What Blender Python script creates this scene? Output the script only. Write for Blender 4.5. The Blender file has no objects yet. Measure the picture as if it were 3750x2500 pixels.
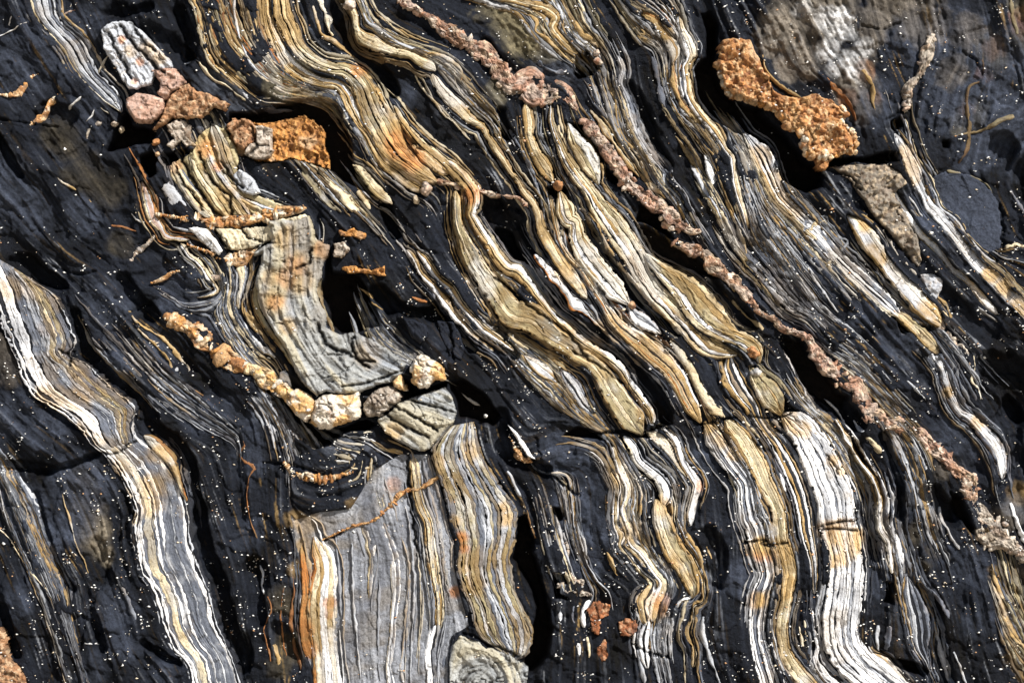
import bpy, math, random
import numpy as np
from mathutils import Vector

# ------------------------------------------------------------------ camera, sky, sun
K = 0.0005                      # metres per photograph pixel (the face is about 1.9 m wide)
ZC = 1.45                       # height of the picture centre above the beach
scene = bpy.context.scene
COL = scene.collection
DIST = 5.0
cam_d = bpy.data.cameras.new('camera'); cam = bpy.data.objects.new('camera', cam_d); COL.objects.link(cam)
cam.location = (0, -DIST, ZC); cam.rotation_euler = (math.radians(90), 0, 0)
cam_d.sensor_width = 36; cam_d.lens = 36 * DIST / (3750 * K); cam_d.clip_end = 500
scene.camera = cam

SUN_DIR = Vector((0.56, -0.62, 0.74)).normalized()
elev = math.asin(SUN_DIR.z); azim = math.atan2(SUN_DIR.x, SUN_DIR.y)
w = bpy.data.worlds.new('World'); scene.world = w; w.use_nodes = True
nt = w.node_tree; nt.nodes.clear()
sky = nt.nodes.new('ShaderNodeTexSky'); sky.sky_type = 'NISHITA'; sky.sun_disc = False
sky.sun_elevation = elev; sky.sun_rotation = azim
bg = nt.nodes.new('ShaderNodeBackground'); bg.inputs['Strength'].default_value = 0.05
wo = nt.nodes.new('ShaderNodeOutputWorld')
nt.links.new(sky.outputs[0], bg.inputs[0]); nt.links.new(bg.outputs[0], wo.inputs[0])
sd = bpy.data.lights.new('sun', 'SUN'); sd.energy = 5.0; sd.angle = math.radians(0.5); sd.color = (1.0, 0.95, 0.88)
sun = bpy.data.objects.new('sun', sd); COL.objects.link(sun)
sun.rotation_euler = (-SUN_DIR).to_track_quat('-Z', 'Y').to_euler(); sun.location = (3, -4, 5)
vs = scene.view_settings; vs.view_transform = 'Standard'; vs.look = 'None'; vs.gamma = 1; vs.use_curve_mapping = False
vs.exposure = EXPOSURE = 0.68

# ------------------------------------------------------------------ helpers
rng = np.random.default_rng(7); random.seed(7)

def _hash(ix, iy, seed):
    h = (ix.astype(np.int64) * 374761393 + iy.astype(np.int64) * 668265263 + seed * 1442695041) & 0xffffffff
    h = ((h ^ (h >> 13)) * 1274126177) & 0xffffffff
    h = ((h ^ (h >> 16)) * 2246822519) & 0xffffffff
    return ((h ^ (h >> 15)) & 0xffffff) / float(0xffffff)

def vnoise(x, y, seed=0):
    """value noise, -1..1"""
    x = np.asarray(x, float); y = np.asarray(y, float)
    x, y = np.broadcast_arrays(x, y)
    ix = np.floor(x).astype(np.int64); iy = np.floor(y).astype(np.int64)
    fx = x - ix; fy = y - iy
    fx = fx * fx * (3 - 2 * fx); fy = fy * fy * (3 - 2 * fy)
    a = _hash(ix, iy, seed); b = _hash(ix + 1, iy, seed); c = _hash(ix, iy + 1, seed); d = _hash(ix + 1, iy + 1, seed)
    return 2 * ((a * (1 - fx) + b * fx) * (1 - fy) + (c * (1 - fx) + d * fx) * fy) - 1

def fbm(x, y, seed=0, octv=4, gain=0.5):
    s = 0; a = 1; n = 0
    for o in range(octv):
        # rotated octaves hide the lattice
        ca, sa = math.cos(0.6 + o * 1.1), math.sin(0.6 + o * 1.1)
        s = s + a * vnoise((x * ca - y * sa) * 2 ** o, (x * sa + y * ca) * 2 ** o, seed + o * 17); n += a; a *= gain
    return s / n

def cellnoise(x, y, seed=0):
    """distance to nearest and second nearest jittered cell point, and a cell value"""
    ix = np.floor(x).astype(np.int64); iy = np.floor(y).astype(np.int64)
    d1 = np.full(x.shape, 9.0); d2 = np.full(x.shape, 9.0); v = np.zeros(x.shape)
    for dx in (-1, 0, 1):
        for dy in (-1, 0, 1):
            cx = ix + dx; cy = iy + dy
            px = cx + _hash(cx, cy, seed); py = cy + _hash(cx, cy, seed + 5)
            d = np.hypot(px - x, py - y); val = _hash(cx, cy, seed + 9)
            m = d < d1
            d2 = np.where(m, d1, np.minimum(d2, d)); v = np.where(m, val, v); d1 = np.where(m, d, d1)
    return d1, d2, v

def facet(x, y, seed=0):
    """every jittered cell is its own tilted plane: chipped, angular relief"""
    ix = np.floor(x).astype(np.int64); iy = np.floor(y).astype(np.int64)
    d1 = np.full(x.shape, 9.0); h = np.zeros(x.shape)
    for dx in (-1, 0, 1):
        for dy in (-1, 0, 1):
            cx_ = ix + dx; cy_ = iy + dy
            px = x - cx_ - _hash(cx_, cy_, seed); py = y - cy_ - _hash(cx_, cy_, seed + 5)
            d = px * px + py * py; v = (_hash(cx_, cy_, seed + 9) - .5) * .7 + px * (_hash(cx_, cy_, seed + 11) - .5) * 1.6 + py * (_hash(cx_, cy_, seed + 13) - .5) * 1.6
            m = d < d1; h = np.where(m, v, h); d1 = np.where(m, d, d1)
    return h

def smooth(a, b, x):
    t = np.clip((x - a) / (b - a), 0, 1); return t * t * (3 - 2 * t)

def seg_dist(P, A, B):
    """min distance from points P (n,2) to segments A-B (m,2)"""
    best = np.full(len(P), 1e9)
    for a, b in zip(A, B):
        d = b - a; L = max((d * d).sum(), 1e-9)
        t = np.clip(((P - a) @ d) / L, 0, 1)
        q = P - a - t[:, None] * d
        best = np.minimum(best, np.hypot(q[:, 0], q[:, 1]))
    return best

def sdf_poly(P, poly):
    """signed distance, positive inside"""
    A = poly; B = np.roll(poly, -1, 0)
    d = seg_dist(P, A, B)
    ins = np.zeros(len(P), bool)
    for a, b in zip(A, B):
        c = ((a[1] > P[:, 1]) != (b[1] > P[:, 1]))
        with np.errstate(divide='ignore', invalid='ignore'):
            xx = (b[0] - a[0]) * (P[:, 1] - a[1]) / (b[1] - a[1]) + a[0]
        ins ^= c & (P[:, 0] < xx)
    return np.where(ins, d, -d)

def spline(pts, step):
    """Catmull-Rom through rows of pts, resampled at about step px on the first two columns"""
    pts = np.asarray(pts, float)
    if len(pts) == 2: pts = np.array([pts[0], (pts[0] + pts[1]) / 2, pts[1]])
    P = np.vstack([2 * pts[0] - pts[1], pts, 2 * pts[-1] - pts[-2]])
    out = []
    for i in range(1, len(P) - 2):
        p0, p1, p2, p3 = P[i - 1:i + 3]
        u = np.linspace(0, 1, 24, endpoint=False)[:, None]
        out.append(0.5 * (2 * p1 + (p2 - p0) * u + (2 * p0 - 5 * p1 + 4 * p2 - p3) * u ** 2 + (3 * p1 - p0 - 3 * p2 + p3) * u ** 3))
    Q = np.vstack(out + [P[-2][None]])
    s = np.r_[0, np.cumsum(np.hypot(*np.diff(Q[:, :2], axis=0).T))]
    n = max(int(s[-1] / step), 3)
    t = np.linspace(0, s[-1], n + 1)
    return np.stack([np.interp(t, s, Q[:, c]) for c in range(Q.shape[1])], 1), t

TILES = {'A': (0, 0), 'B': (900, 0), 'C': (1800, 0), 'D': (2750, 0), 'E': (0, 750), 'F': (900, 750), 'G': (1800, 750),
         'H': (2750, 750), 'I': (0, 1500), 'J': (900, 1500), 'K': (1800, 1500), 'L': (2750, 1500)}
S_ = 1 / 1.568
def P_(s):
    """survey notation: a sheet letter, then x,y or x,y,width on that sheet -> picture millimetre grid"""
    o = (0, 0); out = []
    for tok in s.split():
        if tok in TILES: o = TILES[tok]; continue
        v = [float(q) for q in tok.split(',')]
        out.append([o[0] + v[0] * S_, o[1] + v[1] * S_] + [q * S_ for q in v[2:]])
    return np.array(out)
# ------------------------------------------------------------------ survey of the rock face
# name | category | label | layers | height | flags | path      (x,y,width)
# layer keys: w white, s silver, g blue grey, d slate, k black, c cream, y olive, t tan ochre, o rust, b brown, p pink
BANDS = '''
rock_band|rock band|grey-white band with cream left edge, running down from the top left corner|c2 g2 s3 d1 s3 g2 d1 s2|16||A 245,0,150 262,70,140 290,130,110 345,190,110 420,270,130 475,370,130 530,450,110 600,520,110 665,590,100 690,630,50
rock_band|rock band|ochre and cream striped band, left of the pair beside the square cavity|t4 c2 t1 k1 t2 w4 c2|24||B 115,0,50 125,100,60 150,190,70 200,290,80 260,380,95 340,440,85 430,475,70 520,490,65 570,540,75 610,620,75 650,700,60 700,770,50 745,850,60 800,930,80 880,990,90 960,1050,100 1030,1090,90
rock_band|rock band|broad cream band swelling beside the square cavity and turning rust below|t2 c4 y3 k1 c4 y3 t3|38||B 205,0,100 220,100,110 260,190,110 290,260,90 340,320,90 420,375,80 500,400,75 570,410,90 630,450,115 680,520,135 710,600,145 750,690,155 800,780,155 860,870,150 930,940,120 1010,1000,100 1080,1040,70
rock_band|rock band|long olive lens narrowing to a blunt tip above the fracture at centre|t1 y3 c2 y5 c1 t1|46||B 1205,1110,40 1210,1200,50 1220,1300,60 1260,1400,90 1310,1500,110 F 1380,430,120 1450,520,140 1530,620,170 G 230,650,180 330,740,130 430,800,110 500,860,100 570,900,90 640,980,110 700,1080,140 760,1170,150 820,1250,150 850,1300,90
rock_band|rock band|brown-edged band with a bright white right side, winding just above the olive lens|b2 t4 k1 c2 w5|36||B 1140,930,40 1210,990,80 1270,1060,80 1310,1130,80 1300,1210,60 F 1290,60,50 1330,130,60 1390,220,60 1440,300,65 1500,370,70 G 150,390,75 220,470,60 280,550,45 340,630,45 430,710,55 520,790,60 600,840,60 680,890,60 750,960,60 800,1040,55 860,1120,55 910,1190,50 925,1250,30
rock_band|rock band|tan band with white streak between the swollen band and the pink joint|t2 k1 t3 c2|30||B 850,610,16 900,700,40 960,780,50 1040,860,60 1130,930,70 1190,985,60
rock_band|rock band|small white and tan strip squeezed between two tan bands above the pink joint|t1 w3|24||B 960,840,20 1010,890,50 1070,940,60 1120,980,55 1150,1000,30
rock_band|rock band|short tan lens hooked at its upper end under a pink knob, near the top edge|y2 c3 t1|30||B 600,35,40 630,95,40 635,165,40 670,215,80 730,245,88 800,280,62 880,305,55 950,320,50 1010,355,72 1070,385,60 1085,400,30
rock_band|rock band|slender cream and ochre band threading between black hollows to a pointed end|t1 c4 t2|28||B 1075,440,40 1110,500,60 1170,570,70 1230,630,75 1290,690,60 1360,730,45 1390,790,40 1430,850,45 1480,920,40 C 110,990,34 150,1040,34 180,1090,45 230,1150,50 270,1230,50 280,1300,60 320,1380,72 G 360,270,70 410,350,70 460,420,70 510,480,60 545,530,24
rock_band|rock band|bright white sliver alone in the black hollow right of the brown-edged band|o1 w5|20||G 250,290,14 300,350,40 350,410,50 410,480,50 470,560,50 540,620,35 600,680,20 650,720,10
rock_band|rock band|knobbly tan strip under the pink crust, broken off at a small black hole|t2 c2 t1|30||C 200,610,60 210,700,70 215,780,60 250,880,72 300,960,85 340,1030,60
rock_band|rock band|pale striped lens below the small black hole, with a dark notch in its upper end|c2 t1 w2 k.5 c3 t1 c2|34||C 400,1130,110 420,1200,112 440,1260,95 G 480,110,80 495,200,110 540,280,130 600,360,130 660,430,130 720,500,130 775,555,80
rock_band|rock band|short silvery wedge just past a rusty knob at the foot of the striped lens|w3 g1 s2|28||G 790,590,50 830,640,92 900,690,80 965,735,40
rock_band|rock band|winding rust-edged band turning into white and grey stripes above the fracture|t2 o1 c2 d1 t3 w2|26||C 340,1130,30 360,1230,35 380,1330,35 G 400,220,30 450,300,40 520,370,40 560,430,50 610,510,50 650,570,45 680,620,60 720,680,70 790,740,90 870,800,110 950,870,120 1020,930,120 1070,1000,110 1110,1080,100 1150,1160,90 1190,1230,70
rock_band|rock band|grey and white pinstriped band, third left of the widest white band|w3 d1 w2 g3 d1 w3 g2 d1 s3 d1 w1|22||K 1240,95,90 1290,190,100 1340,270,100 1400,350,95 1450,430,90 1460,520,100 1480,620,110 L 20,680,120 40,760,115 70,850,120 90,950,105 60,1050,115 45,1150,120 35,1260,110 60,1400,120 110,1568,130
rock_band|rock band|pale oval leaf beside a deep shadow under the pink vein|c2 y1 w3|38||C 440,720,36 480,810,90 540,900,125 590,1000,90 610,1050,40
rock_band|rock band|long multi-layered tan and silver band sweeping from the pale oval to the folded shoulder|t1 c3 d1 w3 t2 c3 d.5 y3 c2 t1|34||C 340,610,24 350,720,40 390,830,52 430,920,72 490,1010,82 560,1100,85 610,1180,110 670,1260,140 G 700,120,150 760,210,150 820,300,140 870,400,120 930,490,118 1000,560,125 1070,630,140 1150,700,160 1220,780,160 1290,830,120 1390,855,70
rock_band|rock band|fattest tan lens with cream upper edge and rusty nose|d1 c3 k.5 w3 y6 t4 c3|50||G 870,280,30 950,360,75 1040,430,125 1120,500,175 1190,590,205 1260,660,200 1330,720,150 1400,760,100 1460,790,110 1520,840,90 1535,895,50
rock_band|rock band|blocky olive and tan stack below the rusty nose, cut by a thin horizontal crack|c2 y4 t1 y4|36||H 10,950,70 40,1000,100 80,1050,130 120,1110,140 160,1180,140
rock_band|rock band|widest bright white pinstriped band on the lower right, stained tan across one joint|w5 g1 w3 d.7 w4 g1 w3 s2 d.5 w5 w3|34||L 205,40,150 290,110,170 350,200,200 400,300,210 440,400,225 480,500,225 490,600,225 510,700,225 530,800,215 545,900,215 540,1000,215 530,1100,225 520,1200,230 520,1300,230 560,1400,230 640,1490,200 740,1568,200
rock_band|rock band|bundle of thin white and black stripes just left of the widest white band|w2 k1 t2 d2 w2 k1 t1 d2 g3 d1|20||G 1380,880,130 1410,960,150 1450,1040,150 H 20,1130,120 50,1210,90 L 95,110,80 170,200,115 230,310,135 280,420,135 310,520,135 330,620,135 340,720,120 360,820,90 370,940,70 370,1040,50
rock_band|rock band|cream and olive band second left of the widest white band, passing through two tan stains|t2 c3 y3 c2 t2|30||G 1360,1250,70 1430,1330,105 1490,1420,120 1540,1520,120 L 70,400,110 110,490,105 150,570,90 160,650,90 170,730,90 200,830,90 220,930,90 208,1020,88 200,1100,75 180,1200,80 180,1300,75 200,1400,90 260,1500,110 320,1568,100
rock_band|rock band|banded stack of white, grey and brown layers at the left edge|d1 w3 d3 w3 d4 w14 d2 g12 s2 g6 s3 e6 c2 g4 y3 e3 g7 d3 s1 d2|34|LR|E -60,500 -20,640 20,750 80,870 110,980 180,1090 280,1160 370,1210 460,1290 530,1380 600,1440 / E 200,440 330,530 400,660 450,790 415,865 510,910 610,1000 700,1080 790,1160 770,1245 780,1365
rock_band|rock band|pinstriped grey and white band curving down to the bottom edge in the lower left|s1 d3 w2 d2 w3 g3 c8 g2 w2 g4 w3 g9 s1 g8 w3 d2 s1 d4|26|LR|E 545,1385 610,1450 I 680,370 740,500 770,600 750,700 770,800 790,930 850,1020 900,1150 930,1270 990,1380 1060,1450 1090,1568 / E 770,1240 800,1310 I 870,190 940,240 1010,330 1050,420 1090,520 1110,650 1120,760 1180,930 1240,1080 1260,1200 1330,1350 1380,1480 1400,1568
rock_band|rock band|knobbly cream strip along the right shoulder of the lower left pinstriped band|t1 c4 o1|36||I 830,150,14 870,175,60 920,225,70 980,290,60 1020,370,40 1045,450,24 1070,520,16
rock_band|rock band|white and cream column with a rust-red left margin standing left of bottom centre|o2 c3 t2 w4 c3 w2|24||J 400,740,50 420,790,110 450,860,125 455,950,140 440,1050,165 440,1150,175 440,1250,160 455,1400,150 470,1568,170
rock_band|rock band|rust-red crust on the outer edge of the white and cream column|o1|20||J 320,780,20 335,900,40 345,1000,45 335,1150,45 340,1250,60 355,1370,60 370,1430,30
rock_band|rock band|narrow white double line running down the grey panel at bottom centre|c2 w4 g3 w2|14||J 775,615,24 800,700,50 835,800,62 855,880,66 860,980,60 860,1080,50 850,1180,45 842,1280,45 832,1380,42 822,1480,40 832,1568,46
rock_band|rock band|faint pale line on the grey panel left of the white double line|c2 g2 w2|10||J 675,670,40 710,760,50 728,850,42 718,960,30 710,1090,10
rock_band|rock band|tan and grey ribbon crossing the upper corner of the grey panel|t1 g3 c1|12||J 745,310,20 735,400,30 760,500,42 785,590,50
rock_band|rock band|tan striped ribbon down the left side of the folded grey-brown column|t2 k.7 c3 t1 k.7 c2|24||J 960,270,60 980,440,62 1010,560,62 1050,650,60 1060,780,70 1080,900,70 1100,1030,62 1110,1130,62 1110,1240,60
rock_band|rock band|large folded column of grey and tan sheets right of bottom centre|g2 e2 k.2 y3 s2 e1 k.2 y3 e2 g2 s2 k.2 s2 y2 g2 e2 k.2 s3 y3 g2 e1|40|LR|J 1170,90 1095,170 1060,250 1110,400 1150,520 1170,650 1210,760 1200,900 1230,1020 1280,1130 1300,1240 1340,1310 1420,1360 1480,1400 / J 1320,60 1345,200 1400,330 1480,450 1560,570 1555,700 1520,850 1540,1000 1590,1130 1640,1210 1650,1290 1620,1390 1560,1440
rock_band|rock band|short white stripe at the bottom edge between the grey panel and the folded column|g1 w3 d1|20||J 1085,1245,30 1060,1310,50 1045,1400,54 1050,1480,54 1058,1568,56
rock_band|rock band|grey line hugging the left of the brown arched block at the bottom edge|g2 c1|14||J 1170,1330,20 1150,1430,28 1150,1568,30
rock_band|rock band|wavy white ribbon left of the tan spindle, doubling back near its foot|t1 c2 d1 w2|20||K 690,360,30 730,440,30 720,530,24 718,650,26 750,720,34 740,780,28 800,850,34 860,930,40 920,990,44 905,1040,60 870,1100,72 880,1190,60 890,1225,30
rock_band|rock band|wavy cream and white ribbon touching the left side of the tan spindle|w2 c3|24||K 700,220,20 740,340,40 780,430,40 780,500,36 755,580,30 790,680,36 800,760,44 860,820,44 920,910,44 980,990,50 965,1050,62 935,1120,62 925,1200,40
rock_band|rock band|cream to white ribbon leading into the head of the tan spindle|c2 w4 d1 s1|24||K 770,165,46 820,230,62 850,300,62 910,350,62 970,400,76 1000,470,84 990,530,70
rock_band|rock band|tan spindle with a rust cap and a hooked white tail, lower centre right|t2 c3 y3 t2|44||K 950,530,50 975,620,112 1000,700,122 1040,800,132 1100,880,132 1130,960,110 1155,1030,76 1150,1065,40
rock_band|rock band|hooked white and tan tail beneath the tan spindle|w2 t1|20||K 1155,1040,34 1140,1075,30 1100,1085,26 1075,1110,22 1070,1135,12
rock_band|rock band|thin tan line outlining the right side of the tan spindle and wandering to the bottom|t2 k1 c1|22||K 1010,440,30 1040,540,22 1040,640,22 1080,740,24 1150,840,22 1190,920,22 1215,1000,22 1210,1090,22 1160,1120,22 1150,1200,22 1130,1280,38 1160,1370,30 1160,1470,20
rock_band|rock band|cream wedge just under the blunt tip of the olive lens|c4 t1|26||K 895,130,20 960,170,74 1010,220,64 1050,290,30 1090,350,22 1120,390,12
rock_band|rock band|white and tan chain of short blocks ending at a black crack right of the spindle|t1 w4|30||K 990,110,26 1050,170,42 1080,250,38 1110,320,52 1160,390,62 1180,440,60 1160,520,50 1145,600,52 1142,655,44
rock_band|rock band|two parallel white pegs under the doubled-back ribbon near the bottom|w2 k1 w2|20||K 895,1230,64 872,1310,62 880,1400,60 890,1465,50
rock_band|rock band|white and tan striped band starting at the big black cavity edge|t1 c2 t1 w2 d1 w2 d1 g3 w2|26||D -30,780,60 50,880,130 90,970,115 130,1060,100 170,1140,90 240,1210,80 300,1270,80 370,1340,95 430,1410,95 490,1480,90 H 330,120,95 400,190,95 470,280,88 540,350,95 610,420,105 700,500,105 780,570,100 845,635,80
rock_band|rock band|clean cream-white ribbon, left one of the two crossing the slate at the right|c1 w4 c1|24||D 805,1080,30 850,1160,35 910,1250,40 970,1340,46 1040,1410,50 1100,1480,45 1150,1550,42 H 1190,400,45 1240,440,40 1290,500,50 1350,570,52 1410,625,26
rock_band|rock band|white ribbon with olive head, right one of two crossing right-hand slate|s1 w3 s3 w1|28||D 830,780,40 880,880,66 920,970,92 950,1030,80 980,1110,60 1020,1190,70 1090,1260,80 1160,1350,70 1220,1430,70 1280,1510,70 H 1340,390,80 1400,440,90 1460,510,82 1530,570,90 1600,640,90
rock_band|rock band|narrow dark and tan striped ribbon hugging the rounded slate boss at the right|s2 d1 c1|22||D 885,690,16 905,760,20 920,830,30 960,930,36 1020,1030,36 1060,1110,30 1090,1190,26 1180,1260,32 1240,1350,26 1330,1450,26 1400,1500,20
rock_band|rock band|tan-rimmed lens holding two cream quartz ovals and a white tail at right centre|t1 w4 c2 t1|34||H 560,70,36 610,120,90 660,180,112 710,250,110 750,310,84 800,380,92 860,450,105 920,510,112 980,580,115 1040,640,112 1085,695,50
rock_band|rock band|short tan and white stub below the right-centre pinstripes|t1 c2 y1|24||H 840,620,30 870,650,60 930,700,70 990,760,84 1060,840,60
rock_band|rock band|arched grey-white ribbon with a tan collar near the right edge|g1 w2 s1|24||H 1040,870,50 1090,940,50 1115,1030,48 1145,1110,50 1190,1190,44 1270,1240,60 1330,1300,74 1385,1360,90 1425,1450,84 1440,1560,44
rock_band|rock band|grey-white streak left of the pink vein knot on the right side|g2 s2|18||H -20,330,30 60,410,32 110,480,28 180,560,28 230,610,22 330,660,22 400,740,16 450,790,12
rock_band|rock band|thin broken white and rust ribbon just right of the widest white band|c1 w2 t1|18||L 490,60,18 540,150,28 590,240,24 640,320,14 700,400,16 738,520,24 730,600,28 745,680,28 780,740,34 790,800,28 800,870,28 812,935,12
rock_band|rock band|short white peg with a rust top beside the thin broken ribbon, lower right|w1|18||L 825,700,12 850,790,26 870,870,32 880,935,10
rock_band|rock band|tan band kinking in steps through the folded zone at the top right of centre|t2 c1 t2|22||C 180,20,40 300,50,70 370,100,60 350,160,50 390,220,45 450,280,50 485,305,24
rock_band|rock band|tan edged ribbon on the left rim of the big black cavity|t3 o1 c1|28||C 870,85,40 930,110,52 970,170,46 1020,240,46 1050,310,40 1040,380,26 1050,480,32 1080,570,36 1130,640,40 1195,710,26
rock_band|rock band|pale crusted ribbon lying along the brink of the big black cavity|w2 t1 c2|34||C 1075,100,36 1090,170,46 1120,240,72 1140,310,72 1125,355,30 1110,390,40 1120,460,52 1130,540,52 1160,610,46 1220,690,52 1270,740,62 1310,800,50 1340,860,32 1380,910,42 1390,1000,42 1410,1100,50 1440,1200,40 1475,1310,20
rock_band|rock band|thin grey and white line, right one of the two that run beside the pink vein|s1 g1|18||C 730,330,30 755,400,22 740,480,22 780,580,26 805,660,30 830,750,30 880,840,32 930,920,36 985,985,36 1000,1050,22 1070,1130,22 1110,1210,16 1160,1290,12
rock_band|rock band|tan margin running along the right side of the pink vein above centre|t2 c1|24||C 570,640,24 640,730,42 690,810,28 740,880,24 790,950,26 845,1015,12
rock_band|rock band|cream strip lying in the shade below the square cavity|y2 c3|26||B 620,950,20 645,970,44 700,1030,60 770,1110,62 835,1165,30
rock_band|rock band|left one of two white-headed ribbons below the small rusty slabs|w2 t2|22||F 925,262,12 945,280,24 980,340,28 1010,400,32 1080,470,34 1140,550,34 1190,620,34 1260,700,32 1330,770,28 1420,835,12
rock_band|rock band|right one of two white-headed ribbons below the small rusty slabs|w3 t2 k1 c1|26||F 985,265,14 1020,300,42 1060,350,50 1100,410,44 1180,480,54 1230,560,50 1300,640,44 1370,710,44 1450,770,38 1535,835,14
rock_band|rock band|small tan lens with a white heart below the dark slate left of the olive lens|t1 w2 t2|24||G 190,865,14 230,900,60 290,950,84 340,985,60 375,1015,20
rock_band|rock band|grey and white striped splinter ending above the horizontal fracture|s2 d1 w2 g1|22||G 400,950,30 440,1000,70 490,1070,76 530,1140,56 580,1195,24
rock_band|rock band|cream column standing below the small folded white slab, left of centre|c3 s1|26||E 1385,345,90 1395,400,58 1390,470,36 1372,540,32 1372,595,18
rock_band|rock band|jagged white zigzag stringer above the left end of the knobbly vein|w1 c1|22||A 1045,1405,30 1090,1465,34 E 1130,320,26 1170,370,30 1205,430,34 1245,490,30 1190,522,16 1135,532,10
rock_band|rock band|leftmost blade of the fan, cream and grey, just above the bright orange vein|c3 k.3 c2 g1|36||A 1005,945,44 1050,1030,70 1100,1110,84 1165,1190,90 1215,1240,70
rock_band|rock band|second blade of the fan, tan with a dark seam|y2 c2 k.3 y2 t1|34||A 1105,885,50 1140,980,80 1195,1070,90 1262,1160,96 1310,1235,80
rock_band|rock band|third blade of the fan, widening to the orange vein|c2 y2 k.3 s2 c2|34||A 1190,870,40 1228,960,66 1285,1050,84 1360,1140,100 1420,1225,96
rock_band|rock band|upper brownish blade of the fan below the cracked orange mass|y2 e2 k.4 y2|34||A 1230,730,50 1270,830,84 1305,930,86 1340,1010,66 1370,1080,30
rock_band|rock band|right-hand blade of the fan reaching toward the grey fold|c2 s1 k.3 y2 c1|34||A 1340,1085,30 1400,1130,70 1480,1165,84 1560,1195,80 B 230,1215,50
rock_band|rock band|tan laminated rim curving down the left side of the grey fold|t1 y2 k.4 c2 e1|40||F 130,330,40 95,430,60 70,520,70 100,620,76 160,720,70 225,820,50 285,930,26
rock_band|rock band|brown sheet down the inner side of the grey fold beside the deep cavity|e2 y1 t1|40||F 400,190,30 385,300,50 370,400,56 365,500,50 400,600,40 440,690,24
rock_band|rock band|pale leaf-shaped strip left of the fan-shaped block|c1 s2 o1|24||A 820,1050,20 845,1110,50 865,1180,56 880,1250,40 925,1310,40 960,1360,44 1030,1370,26 1085,1372,14
rock_band|rock band|faint arched grey lines right of the widest white band near the bottom|g1 s1 d1 g1 d1 g1|10||L 900,960,20 920,1050,90 950,1150,110 970,1250,110 975,1340,90 1010,1440,40 1030,1500,14
rock_band|rock band|wide cream tongue ending at the bottom edge right of the widest white band|s1 w2 t1|26||L 700,1400,20 740,1440,70 800,1500,80 860,1568,70
rock_band|rock band|white ribbon hugging the left foot of the widest white band at the bottom edge|w2 k1|16||L 355,1150,14 368,1250,18 388,1360,20 385,1440,30 440,1520,50 500,1575,50
'''

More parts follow.
